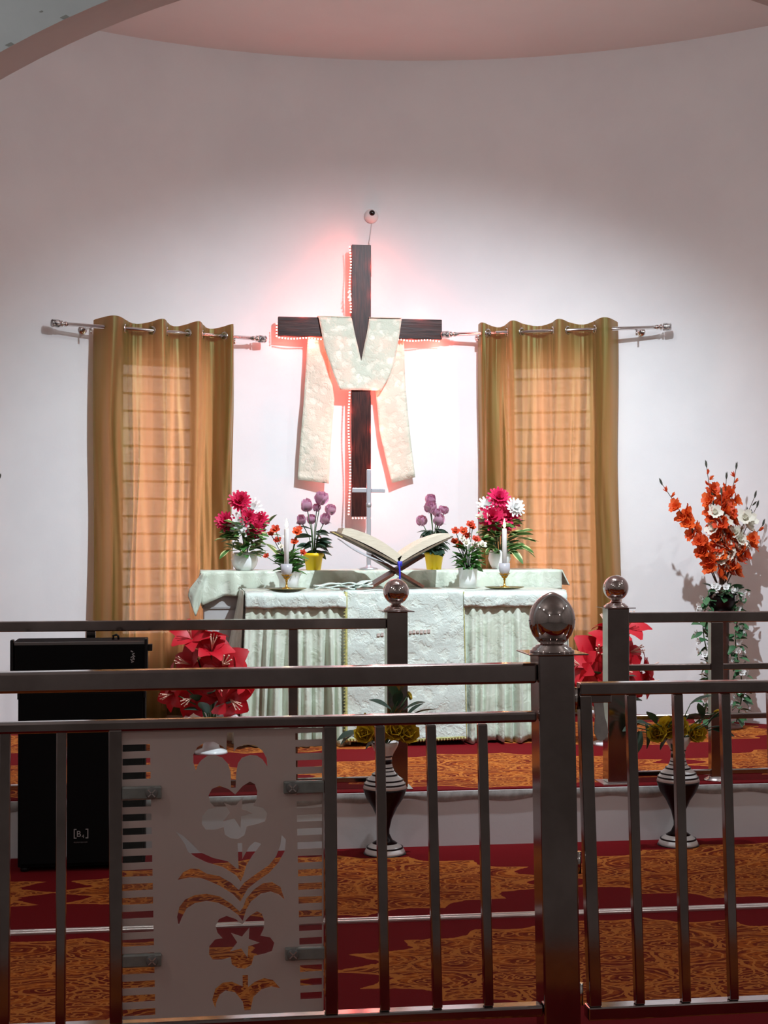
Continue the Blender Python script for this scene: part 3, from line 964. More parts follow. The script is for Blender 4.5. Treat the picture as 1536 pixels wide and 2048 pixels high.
# small standing metal cross on the back table
sx = 1.228
mc = thing('standing_cross', 'slim polished metal cross standing on the back table', 'cross', (sx, 9.56, BT + 0.003))
MB().lathe([(0, 0), (0.06, 0), (0.06, 0.01), (0.02, 0.02), (0.014, 0.03), (0, 0.03)], c=(sx, 9.56, BT + 0.004), seg=24).build('base', SATM, mc)
MB().box(sx - 0.014, sx + 0.014, 9.553, 9.571, BT + 0.02, 1.926).build('upright', SATM, mc, bevel=0.003)
MB().box(sx - 0.108, sx - 0.0145, 9.553, 9.571, 1.778, 1.806).build('arm', SATM, mc, bevel=0.003)
MB().box(sx + 0.0145, sx + 0.105, 9.553, 9.571, 1.776, 1.804).build('arm', SATM, mc, bevel=0.003)
MB().lathe([(0, -0.012), (0.017, -0.012), (0.017, 0.012), (0, 0.012)], c=(sx, 9.562, 1.70), seg=16).build('collar', SATM, mc)

# open book on a folding rest
AS = AT + 0.005
bk = thing('book_rest', 'folding dark wooden book rest crossed like an X on the altar', 'book rest', (1.325, 9.05, AS))
for s in (-1, 1):
    mb = MB()
    M = Matrix.Translation((1.325, 9.06, AS + 0.105)) @ Matrix.Rotation(R(-s * 31), 4, 'Y')
    y0, y1 = (-0.125, -0.002) if s < 0 else (0.002, 0.125)
    for q in range(3):
        ya = -0.125 + (q * 2 + (0 if s < 0 else 1)) * 0.0417
        mb.box(-0.185 if s > 0 else -0.02, 0.02 if s > 0 else 0.185, ya + .002, ya + 0.0397, -0.009, 0.009, M)
    mb.box(-0.185 if s > 0 else 0.03, -0.03 if s > 0 else 0.185, -0.125, 0.125, -0.009, 0.009, M)
    mb.build('lower_leaf', REHAL, bk, bevel=0.002)
    mb = MB()
    if s > 0: mb.box(0.0205, 0.19, -0.125, 0.125, -0.009, 0.009, M)
    else: mb.box(-0.19, -0.0205, -0.125, 0.125, -0.009, 0.009, M)
    mb.build('upper_leaf', REHAL, bk, bevel=0.002)
ob = thing('open_book', 'large thick open book lying on the wooden rest', 'book', (1.325, 9.05, AS + 0.13))


def page_block(s, th, l0, l1, up, name, mat, par, y0=8.89, y1=9.24, bow=0.015):
    ca, sa = math.cos(R(27)), math.sin(R(27))
    vs, fs = [], []
    nn = 10
    for j, y in enumerate((y0, y1)):
        for k in range(nn + 1):
            q = l0 + (l1 - l0) * k / nn
            b = bow * math.sin(k / nn * PI)
            for e in (0, 1):
                hgt = up + (th * (1 if k < nn else 0.8) if e else 0) + b * (1 if e else 0.4)
                vs.append((1.325 + s * (q * ca - hgt * sa * 0.9), y, AS + 0.133 + q * sa + hgt * ca))
    N = (nn + 1) * 2
    for k in range(nn):
        a = 2 * k
        for j in (0, 1):
            fs.append((j * N + a, j * N + a + 2, j * N + a + 3, j * N + a + 1))
        fs.append((a, a + 2, N + a + 2, N + a)); fs.append((a + 1, a + 3, N + a + 3, N + a + 1))
    fs.append((0, 1, N + 1, N)); fs.append((2 * nn, 2 * nn + 1, N + 2 * nn + 1, N + 2 * nn))
    mb = MB(); mb.add(vs, fs)
    return mb.build(name, mat, par)


page_block(-1, 0.046, 0.012, 0.40, 0.022, 'page_block', PAGE, ob, y1=9.20, bow=0.026)
page_block(1, 0.030, 0.012, 0.36, 0.020, 'page_block', PAGE, ob, y1=9.20, bow=0.024)
page_block(-1, 0.011, 0.0, 0.435, 0.010, 'cover_board', COVER, ob, bow=0.004)
page_block(1, 0.009, 0.0, 0.375, 0.010, 'cover_board', COVER, ob, bow=0.004)
page_block(-1, 0.004, 0.385, 0.455, 0.004, 'gilt_corner', PAGEG, ob, bow=0.0, y0=8.884, y1=8.94)
page_block(-1, 0.002, 0.08, 0.40, -0.014, 'clear_sleeve', PLASTC, ob, y0=8.885, y1=9.0, bow=-0.02)
mb = MB()
mb.grid(lambda u, v: (1.322 + 0.011 * (u - .5) + 0.006 * math.sin(v * 3), 8.885 - 0.006 * math.sin(v * PI), AS + 0.165 - 0.155 * v), 2, 10)
mb.grid(lambda u, v: (1.329 + 0.028 * (u - .5), 8.886, AS + 0.168 - 0.03 * v), 2, 2)
mb.build('ribbon', RIBBON, ob, solid=0.001)

# folded napkins left of the book rest
for k, (x, y, a, l, lab) in enumerate(((0.885, 8.885, 4, 0.15, 'flat folded pale napkin on the altar, nearest the left candle'), (1.005, 8.90, -14, 0.115, 'creased pale napkin on the altar in the middle of three'), (1.108, 8.89, 22, 0.10, 'pale folded napkin on the altar tilted against the book rest'))):
    M = Matrix.Translation((x, y, AS)) @ Matrix.Rotation(R(-a * 0.35), 4, 'Y') @ Matrix.Rotation(R(a), 4, 'Z')
    np_ = thing('folded_napkin', lab, 'napkin', (x, y, AS), 'napkins on the altar')
    for q in range(3):
        mb = MB(); mb.grid(lambda u, v: ((u - .5) * l * (1 - .06 * q), (v - .5) * 0.08, 0.006 + q * 0.011 + 0.006 * math.sin(u * 5 + q * 2) + abs(a) * .0006), 12, 4, M)
        mb.build('fold', BROC, np_, solid=0.009)
# ------------------------------------------------------------------ flowers: shared meshes
def petal(mb, L, W, tilt, az, curl=0.0, cup=0.0, r0=0.0, z0=0.0, n=5, point=0.8, ruffle=0.0):
    rows = []
    y, z = 0.0, 0.0
    for i in range(n + 1):
        t = i / n
        w_ = W * 0.5 * max(0.05, math.sin(PI * min(1, 0.12 + 0.88 * t) ** (0.75 + 0.5 * point))) ** (0.55 if point <= .5 else 0.9) if i < n else W * 0.5 * (0.12 if point > .5 else 0.5)
        for s in (-1, 0, 1):
            rows.append((s * w_, y, z + cup * abs(s) * w_ + ruffle * (1 if (i + s) % 2 else -1) * t))
        ph = curl * (t + 0.5 / n)
        y += L / n * math.cos(ph); z += L / n * math.sin(ph)
    fs = []
    for i in range(n):
        for s in (0, 1):
            a = i * 3 + s
            fs.append((a, a + 1, a + 4, a + 3))
    M = Matrix.Rotation(az, 4, 'Z') @ Matrix.Translation((0, r0, z0)) @ Matrix.Rotation(tilt, 4, 'X')
    mb.add(rows, fs, M, True)


def flower(name, mat, layers, centre=None):
    mb = MB()
    for (n_, L, W, tilt, curl, cup, r0, z0, ph, pt, rf) in layers:
        for k in range(n_):
            petal(mb, L * random.uniform(.92, 1.06), W, R(tilt + random.uniform(-6, 6)), 2 * PI * k / n_ + ph, R(curl), cup, r0, z0, 5, pt, rf)
    return mb.mesh(name, mat)


F_MAG = flower('dahlia_magenta', MAG, [(16, 1, .34, 8, 12, .2, .02, 0, 0, .2, 0), (14, .85, .32, 32, 12, .2, .02, .05, .2, .2, 0), (11, .65, .3, 55, 10, .2, .02, .08, .4, .2, 0), (7, .45, .28, 76, 5, .2, 0, .1, 0, .2, 0)])
F_WHT = flower('dahlia_white', WHT, [(14, 1, .34, 8, 14, .2, .02, 0, 0, .2, 0), (12, .85, .32, 34, 12, .2, .02, .05, .2, .2, 0), (9, .6, .3, 60, 10, .2, .02, .08, .4, .2, 0)])
F_TUL = flower('pink_bud', PINK, [(4, 1.35, 1.25, 38, 62, .22, .16, -.5, 0, .45, 0), (3, 1.4, 1.15, 52, 52, .22, .12, -.5, .8, .45, 0), (3, 1.25, .9, 68, 36, .22, .05, -.45, .2, .45, 0)])
F_KAL = flower('brick_bloom', KRED, [(5, 1, .95, 20, 12, .15, .02, 0, 0, .3, .04), (5, .62, .7, 48, 12, .15, 0, .05, .5, .3, .04)])
F_IVO = flower('ivory_bloom', IVORY, [(5, 1, .85, 25, 10, .2, 0, 0, 0, .3, .05), (4, .6, .6, 60, 10, .2, 0, .05, .5, .3, .05)])
F_LIL = flower('lily_bloom', LILY, [(3, 1.15, .66, 46, -58, .15, .03, 0, 0, .8, .02), (3, 1.12, .80, 40, -52, .15, .03, 0, 1.05, .8, .02)])
F_ROS = flower('rose_bloom', YEL, [(5, .95, 1.05, 30, 38, .12, .05, -.2, 0, .1, .03), (5, .8, .9, 52, 30, .15, .03, -.1, .5, .1, .03), (4, .62, .7, 70, 20, .2, .02, 0, .2, .1, .02), (3, .45, .5, 82, 10, .2, 0, .1, .9, .1, 0)])
F_RBD = flower('rose_bud', YEL, [(3, 1.2, .62, 70, 22, .2, .05, -.4, 0, .7, 0), (3, 1.1, .55, 78, 12, .2, .02, -.4, 1, .7, 0)])
F_GLA = flower('gladiolus_bloom', ORANGE, [(3, 1.0, .92, 36, -16, .12, .04, 0, 0, .3, .05), (3, .95, .85, 50, -12, .12, .02, .02, 1.05, .3, .05), (3, .6, .5, 66, -5, .1, .02, .04, .4, .3, .04)])
F_GBD = flower('gladiolus_bud', ORANGE, [(3, 1.0, .36, 74, 8, .1, .03, -.2, 0, .9, 0), (2, .8, .3, 50, 8, .1, .03, -.2, 1, .9, 0)])
F_WSM = flower('white_garland_bloom', WHT, [(5, 1, .9, 24, 12, .15, 0, 0, 0, .2, .04), (3, .6, .7, 60, 12, .15, 0, .05, .5, .2, .04)])
F_TIP = flower('closed_tip', pm('dark_bud_tip', (0.06, 0.07, 0.05), .6), [(3, 1.0, .3, 78, 5, .1, .03, -.2, 0, .95, 0)])
mbs = MB()
for k in range(6):
    a = k * 1.05
    mbs.tube([(0, 0, 0.05), (0.05 * math.cos(a), 0.05 * math.sin(a), .45), (0.17 * math.cos(a), 0.17 * math.sin(a), .95)], 0.022, 5)
    mbs.lathe([(0, -.05), (.04, 0), (0, .05)], c=(0.17 * math.cos(a), 0.17 * math.sin(a), .97), seg=5)
F_STA = mbs.mesh('lily_stamens', STAM)
mbs = MB(); mbs.lathe([(0, -.05), (.16, 0), (.12, .1), (0, .14)], seg=8)
F_CEN = mbs.mesh('bloom_centre', YCEN)


def leafmesh(name, mat, W, curl=-25, fold=.25, pt=0.9):
    mb = MB(); petal(mb, 1.0, W, 0, 0, R(curl), fold, 0, 0, 6, pt)
    return mb.mesh(name, mat)


L_VAR = leafmesh('variegated_leaf', VARI, .38)
L_GRN = leafmesh('green_leaf', GREEN, .42)
L_DRK = leafmesh('dark_leaf', DKGREEN, .52)
L_DKN = leafmesh('dark_narrow_leaf', DKGREEN, .36)
L_GAR = leafmesh('garland_leaf', GARL, .62)


def stem(parent, a, b, r=0.003, mat=STEM, sag=0.02):
    a, b = Vector(a), Vector(b)
    m = (a + b) / 2 + Vector(((a.x - b.x) * .25, 0, 0))
    MB().tube([a, a.lerp(m, .5), m, m.lerp(b, .5), b], r, 5).build('stem', mat, parent)


def face_dir(dx, dz, fwd=1.0):
    return Vector((dx * 2.0, -fwd, 0.35 + dz * 1.0)).normalized()


def pot(prof, c, mat, parent, name='pot', seg=28, wob=None):
    return MB().lathe(prof, c=c, seg=seg, wob=wob).build(name, mat, parent)


# --- two big bouquets in white round vases on the back table
def dahlia_vase(cx, r, h, flowers, leaves, label, seed):
    rnd = random.Random(seed)
    c = Vector((cx, 9.56, BT + 0.004))
    root = thing('flower_vase', label, 'flower vase', c, 'dahlia vases on the back table')
    pot([(0, 0), (r * .62, 0), (r * .85, h * .25), (r, h * .55), (r * .92, h * .85), (r * .80, h), (r * .72, h), (r * .8, h * .8), (0, h * .78)], c, CERAM, root, 'vase', 36, wob=lambda a, i: 0.025 * math.sin(a * 6 + i * .9))
    top = c + Vector((0, 0, h * .95))
    for dx, dz, s, me in flowers:
        p = c + Vector((dx, rnd.uniform(-.05, .01), dz))
        stem(root, top + Vector((dx * .15, 0, -.02)), p + Vector((0, .02, -.01)))
        d = face_dir(dx, (dz - .3) * 1.5)
        f = inst('flower', me, root, p, zq(d, rnd.uniform(0, 6)), s * 1.28)
    for dx, dz, ex, ez, s in leaves:
        p = c + Vector((dx, rnd.uniform(-.07, -.01), dz))
        inst('leaf', L_VAR, root, p, yq((ex, rnd.uniform(-.9, -.3), ez), rnd.uniform(-.6, .6)), s)
    for k in range(96):
        a = rnd.uniform(0, 2 * PI)
        p = top + Vector((math.cos(a) * .05, math.sin(a) * .03 - .03, rnd.uniform(-.02, .18)))
        inst('leaf', L_VAR if rnd.random() < .75 else L_GRN, root, p, yq((math.cos(a), math.sin(a) * .8 - .4, rnd.uniform(-.1, .7)), rnd.uniform(-.8, .8)), rnd.uniform(.08, .125))
    return root


dahlia_vase(0.433, 0.085, 0.112,
            [(-.03, .43, .062, F_MAG), (.045, .385, .062, F_WHT), (-.12, .305, .055, F_MAG), (-.025, .285, .066, F_WHT), (.088, .315, .055, F_MAG), (.065, .258, .055, F_MAG), (.02, .33, .05, F_MAG)],
            [(.10, .28, .6, .6, .10), (.13, .22, .9, .2, .11), (-.12, .2, -1, .1, .10), (-.10, .13, -.8, -.5, .10), (.10, .17, 1, -.1, .12), (.14, .16, .9, -.6, .12), (.15, .30, .5, .8, .09), (-.05, .2, -.3, -.4, .09), (.03, .2, .3, -.5, .09)],
            'white round vase of magenta and white dahlias at the left end of the back table', 11)
dahlia_vase(2.085, 0.072, 0.125,
            [(-.01, .46, .062, F_MAG), (-.085, .41, .055, F_WHT), (.09, .395, .055, F_WHT), (-.058, .335, .078, F_MAG), (.045, .335, .078, F_MAG), (.0, .275, .06, F_MAG), (-.12, .33, .04, F_IVO)],
            [(.08, .22, 1, .25, .13), (.11, .20, 1, .05, .14), (.10, .16, 1, -.3, .13), (.06, .13, .7, -.8, .13), (.12, .24, .9, .4, .10), (-.08, .24, -1, .2, .12), (-.09, .19, -1, -.1, .11), (-.1, .3, -.7, .6, .10), (.15, .19, 1, .1, .10), (.13, .14, .9, -.4, .12), (-.06, .15, -.8, -.4, .1)],
            'white round vase of magenta and white dahlias behind the right candle', 12)


# --- pink buds in yellow pots
def bud_pot(cx, h, buds, leaves, label, seed, dense):
    rnd = random.Random(seed)
    c = Vector((cx, 9.50, BT + 0.004))
    root = thing('yellow_pot', label, 'potted plant', c, 'yellow pots of pink flowers')
    pot([(0, 0), (.046, 0), (.060, h * .80), (.066, h * .80), (.066, h), (.060, h), (.055, h * .88), (0, h * .86)], c, YELPOT, root, 'pot')
    pot([(0, 0), (.053, 0), (0, .01)], c + Vector((0, 0, h * .87)), SOIL, root, 'soil', 16)
    top = c + Vector((0, 0, h * .9))
    for dx, dz, s in buds:
        p = c + Vector((dx, rnd.uniform(-.04, .03), dz))
        stem(root, top + Vector((dx * .1, 0, 0)), p, 0.003, STEM)
        inst('flower', F_TUL, root, p, zq((dx * 2.5, rnd.uniform(-.9, -.4), 1), rnd.uniform(0, 6)), s * 1.22)
        inst('sepal', L_DKN, root, p - Vector((0, 0, s * .5)), yq((dx * 4 + rnd.uniform(-.5, .5), -.5, .2)), s * 1.3)
    for k in range(dense):
        a = rnd.uniform(0, 2 * PI)
        z = rnd.uniform(.16, .25) if dense < 20 else rnd.uniform(.11, .26)
        p = c + Vector((math.cos(a) * .02, math.sin(a) * .02 - .02, z))
        inst('leaf', L_DRK, root, p, yq((math.cos(a), math.sin(a) * .7 - .35, rnd.uniform(-.5, .35)), rnd.uniform(-.7, .7)), rnd.uniform(.07, .11))
    return root


bud_pot(0.866, 0.108, [(.045, .445, .050), (-.045, .40, .048), (.105, .375, .040), (-.078, .31, .038), (.07, .315, .042), (-.012, .315, .036), (.02, .39, .03)], [], 'yellow pot of loose pink buds between the left candle and the book', 21, 26)
bud_pot(1.642, 0.112, [(-.018, .44, .042), (-.03, .39, .045), (-.075, .305, .040), (.032, .31, .045), (.07, .375, .03), (.012, .36, .03), (.05, .39, .02)], [], 'yellow pot of pink buds with dense leaves right of the book', 22, 60)


# --- brick red flowers in small white pots near the front of the altar
def kal_pot(cx, r0, r1, h, blooms, ivory, label, seed, spread):
    rnd = random.Random(seed)
    c = Vector((cx, 9.10, AS))
    root = thing('white_pot', label, 'potted plant', c, 'small white pots of red flowers')
    pot([(0, 0), (r1, 0), (r1 * 1.05, h * .5), (r0, h * .96), (r0 * 1.08, h), (r0 * .95, h), (r0 * .9, h * .85), (0, h * .82)], c, PLASTW, root, 'pot')
    pot([(0, 0), (r0 * .85, 0), (0, .006)], c + Vector((0, 0, h * .86)), SOIL, root, 'soil', 16)
    top = c + Vector((0, 0, h * .9))
    for seq, me in ((blooms, F_KAL), (ivory, F_IVO)):
        for dx, dz, s in seq:
            p = c + Vector((dx, rnd.uniform(-.05, .02), dz))
            stem(root, top + Vector((dx * .2, 0, 0)), p, 0.0025)
            f = inst('flower', me, root, p, zq(face_dir(dx, .5), rnd.uniform(0, 6)), s)
            if me is F_KAL:
                inst('flower_centre', F_CEN, f, p, None, 1.0)
                ch = bpy.data.objects[f.name].children[0]; ch.location = (0, 0, 0.05)
    for k in range(62):
        a = rnd.uniform(0, 2 * PI)
        z = rnd.uniform(h * .92, h + .12)
        p = c + Vector((math.cos(a) * .025, math.sin(a) * .025 - .015, z))
        inst('leaf', L_GRN, root, p, yq((math.cos(a) * spread, math.sin(a) * .7 - .3, rnd.uniform(-.2, 1.0)), rnd.uniform(-.7, .7)), rnd.uniform(.06, .10))
    return root


kal_pot(0.680, 0.078, 0.056, 0.098, [(-.085, .355, .033), (-.072, .29, .028), (.045, .34, .034), (.03, .28, .028), (-.14, .195, .022), (.085, .215, .024), (-.11, .33, .024), (.06, .36, .022)], [(-.05, .25, .024), (-.02, .31, .02)], 'small white pot of brick red flowers behind the left candle', 31, 1.2)
kal_pot(1.785, 0.060, 0.052, 0.118, [(-.085, .345, .03), (-.035, .345, .032), (.012, .385, .032), (.042, .295, .032), (-.08, .28, .03), (-.005, .315, .03), (-.055, .26, .028), (.03, .37, .025)], [(-.02, .27, .034), (.048, .255, .032), (.095, .26, .032), (-.045, .30, .026)], 'small white pot of brick red and ivory flowers left of the right candle', 32, .9)


# --- candles
def candle(cx, cy, label, plabel):
    pl = MB().lathe([(0, 0), (.09, 0), (.118, .008), (.120, .011), (.09, .006), (0, .005)], c=(cx, cy, AS), seg=36).build('round_plate', BRASSD)
    tag(pl, plabel, 'plate', 'plates under the candles')
    root = thing('candle_holder', label, 'candle holder', (cx, cy, AS + .006), 'candle holders on the altar')
    b = Vector((cx, cy, AS + .006))
    MB().lathe([(0, 0), (.030, 0), (.028, .005), (.007, .012), (.005, .04), (.009, .048), (.006, .055), (0, .056)], c=b, seg=20).build('stem_foot', GOLD, root)
    mb = MB()
    for k in range(6):
        petal(mb, .045, .035, R(58), k * PI / 3, R(-30), .2, .006, .055, 5, .5)
    mb.v = [p + b for p in mb.v]
    mb.build('gold_leaf_cup', AMBER, root)
    MB().lathe([(0, .066), (.022, .07), (.033, .105), (.034, .148), (.031, .148), (.029, .108), (.0, .085)], c=b, seg=24).build('cup', CUPG, root)
    cd = thing('candle', label.replace('gold stemmed candle holder', 'lit white candle').replace('holding a white candle', 'in its cup'), 'candle', b + Vector((0, 0, .09)), 'lit candles')
    MB().lathe([(0, 0), (.0145, 0), (.0145, .262), (.012, .268), (.004, .264), (0, .264)], c=b + Vector((0, 0, .09)), seg=16).build('wax_stick', WAX, cd)
    MB().tube([b + Vector((0, 0, .35)), b + Vector((.001, 0, .372))], .0015, 5).build('wick', WICK, cd)
    MB().lathe([(0, .360), (.006, .366), (.0095, .378), (.006, .396), (.002, .412), (0, .42)], c=b, seg=12).build('flame', FLAME, cd)
    light('candle_glow', 'POINT', b + Vector((0, 0, .39)), 0.5, (1.0, .55, .2), .012)


candle(0.650, 8.885, 'gold stemmed candle holder holding a white candle, left of the book', 'dark round plate under the left candle')
candle(1.978, 8.93, 'gold stemmed candle holder holding a white candle, right of the book', 'dark round plate under the right candle')


# --- red lilies in white bowls beside the altar
def lily_urn(cx, cy, label, heads, seed, leaves=22):
    rnd = random.Random(seed)
    c = Vector((cx, cy, PZ))
    root = thing('lily_urn', label, 'potted plant', c, 'white urns of red lilies')
    pot([(0, 0), (.095, 0), (.09, .015), (.05, .03), (.04, .07), (.05, .12), (.09, .165), (.130, .18), (.150, .19), (.155, .205), (.145, .215), (.11, .205), (0, .195)], c, CERAM, root, 'urn', 32)
    top = c + Vector((0, 0, .2))
    for dx, dz, s, ex, ey, ez in heads:
        p = c + Vector((dx, rnd.uniform(-.06, .04), dz))
        stem(root, top + Vector((dx * .15, 0, 0)), p, .004)
        f = inst('flower', F_LIL, root, p, zq((ex, ey, ez), rnd.uniform(0, 6)), s * 1.18)
        st_ = bpy.data.objects.new('stamens', F_STA); COL.objects.link(st_); st_.parent = f
    for k in range(leaves):
        a = rnd.uniform(0, 2 * PI)
        p = top + Vector((math.cos(a) * .04, math.sin(a) * .03, rnd.uniform(0, .22)))
        inst('leaf', L_DKN, root, p, yq((math.cos(a), math.sin(a) - .3, rnd.uniform(.1, 1.2)), rnd.uniform(-.6, .6)), rnd.uniform(.10, .17))
    return root


HEADS = [(-.11, .65, .105, -.2, -.6, .7), (.0, .58, .10, .1, -.6, .8), (.06, .49, .135, .15, -1, .35), (-.11, .50, .10, -.7, -.6, .3), (.15, .43, .10, .8, -.5, .3), (-.05, .42, .12, -.2, -1, .1), (.03, .40, .12, .2, -1, -.1), (-.21, .345, .085, -.7, -.7, -.1), (.10, .31, .11, .4, -.9, -.3), (-.10, .32, .10, -.5, -.9, -.2), (.0, .66, .07, .3, .2, 1), (-.2, .42, .08, -.9, -.3, .2)]
lily_urn(0.20, 8.58, 'white urn of crimson lilies on the platform left of the altar', HEADS, 41)
lily_urn(2.53, 8.60, 'white urn of crimson lilies on the platform right of the altar', [(-dx, dz + .03, s * 1.05, -ex, ey, ez) for dx, dz, s, ex, ey, ez in HEADS], 42)


# --- striped floor vases with yellow roses, below the platform
VP = [(0.094, 0), (0.096, .012), (0.086, .030), (0.072, .042), (0.060, .050), (0.036, .066), (0.022, .095), (0.022, .115), (0.034, .165), (0.060, .22), (0.088, .262), (0.102, .30), (0.104, .312), (0.098, .33), (0.082, .355), (0.058, .374), (0.044, .392), (0.038, .41), (0.034, .43), (0.034, .455), (0.042, .475), (0.060, .505), (0.066, .528), (0.060, .53), (0.03, .48), (0, .46)]


def striped_vase(cx, cy, label, roses, buds, leafs, seed):
    rnd = random.Random(seed)
    c = Vector((cx, cy, 0))
    root = thing('striped_vase', label, 'floor vase', c, 'striped floor vases of yellow roses')
    MB().lathe([(0, 0)] + VP[:5], c=c, seg=40).build('white_foot', VASEW, root)
    MB().lathe(VP[4:13], c=c, seg=40).build('dark_body', VASEB, root)
    MB().lathe(VP[12:], c=c, seg=40).build('white_shoulder', VASEW, root)
    for (z, r, hh) in ((.0305, .0865, .0035), (.331, .0985, .0035), (.350, .0868, .0035), (.372, .0615, .006), (.392, .0450, .003), (.408, .0392, .003), (.436, .0350, .010), (.462, .0382, .003)):
        MB().lathe([(r * .93, -hh), (r * 1.012, -hh), (r * 1.012 - .0005, hh), (r * .93, hh)], c=c + Vector((0, 0, z)), seg=40).build('dark_ring', VASEB, root)
    MB().lathe([(0, 0), (.101, 0), (.101, .003), (0, .004)], c=c + Vector((0, 0, -0.0)), seg=40).build('foot_rim', VASEB, root)
    top = c + Vector((0, 0, .50))
    for dx, dz, s in roses:
        p = c + Vector((dx, rnd.uniform(-.08, -.02), dz))
        stem(root, top, p, .004)
        inst('rose', F_ROS, root, p, zq((dx * 4, -1, .45), rnd.uniform(0, 6)), s)
    for dx, dz, s, ex, ez in buds:
        p = c + Vector((dx, rnd.uniform(-.05, 0), dz))
        stem(root, top, p, .003)
        inst('rose_bud', F_RBD, root, p, zq((ex, -.3, ez)), s)
        inst('sepal', L_DKN, root, p - Vector((ex, 0, ez)).normalized() * s * .4, yq((ex, -.4, ez)), s * 1.3)
    for dx, dz, ex, ez, s in leafs:
        p = c + Vector((dx, rnd.uniform(-.07, .0), dz))
        stem(root, top, p, .0025)
        inst('leaf', L_DRK, root, p, yq((ex, rnd.uniform(-.5, -.1), ez), rnd.uniform(-.4, .4)), s)
    return root


striped_vase(0.985, 7.07, 'striped black and white floor vase of yellow roses left of the gate post',
             [(-.10, .575, .075), (.03, .59, .085), (.09, .575, .085), (-.03, .565, .07)], [(-.095, .64, .035, -.1, 1), (.115, .755, .035, .3, -1)],
             [(.05, .73, -.3, .9, .12), (.06, .74, .3, .9, .12), (.03, .68, -.8, .6, .12), (.08, .68, .5, .4, .12), (.12, .66, 1, .5, .12), (.12, .63, 1, -.15, .12), (.0, .635, -1, .2, .11), (.05, .63, .2, .8, .11), (.10, .64, .7, .9, .11), (-.12, .58, -1, -.1, .12), (-.05, .60, -.6, -.5, .1), (.02, .65, .5, .2, .12), (-.02, .55, -.7, -.2, .11), (.05, .70, .1, 1, .10), (-.16, .565, -1, -.4, .08)], 51)
striped_vase(2.43, 7.07, 'striped black and white floor vase of yellow roses behind the gate',
             [(-.06, .565, .085), (-.115, .545, .075), (.075, .54, .075), (-.01, .57, .08)], [(.20, .645, .042, 1, .1), (-.22, .60, .042, -1, .1)],
             [(-.13, .60, -.5, .8, .10), (-.16, .59, -1, .5, .09), (-.07, .585, .6, .9, .07), (.0, .66, -.5, .9, .09), (.02, .68, -.8, .2, .07), (.06, .68, .8, .6, .12), (.05, .63, .9, .1, .10), (.11, .62, -.2, 1, .09), (.13, .59, .5, .9, .13), (.16, .57, 1, .1, .12), (.12, .60, .8, .7, .12), (-.20, .56, -.4, -.9, .12), (-.22, .58, -.8, .1, .1), (-.02, .535, -.2, -1, .09), (-.06, .53, -.8, -.6, .08), (.17, .56, 1, -.1, .11), (-.17, .60, .2, -.9, .13)], 52)


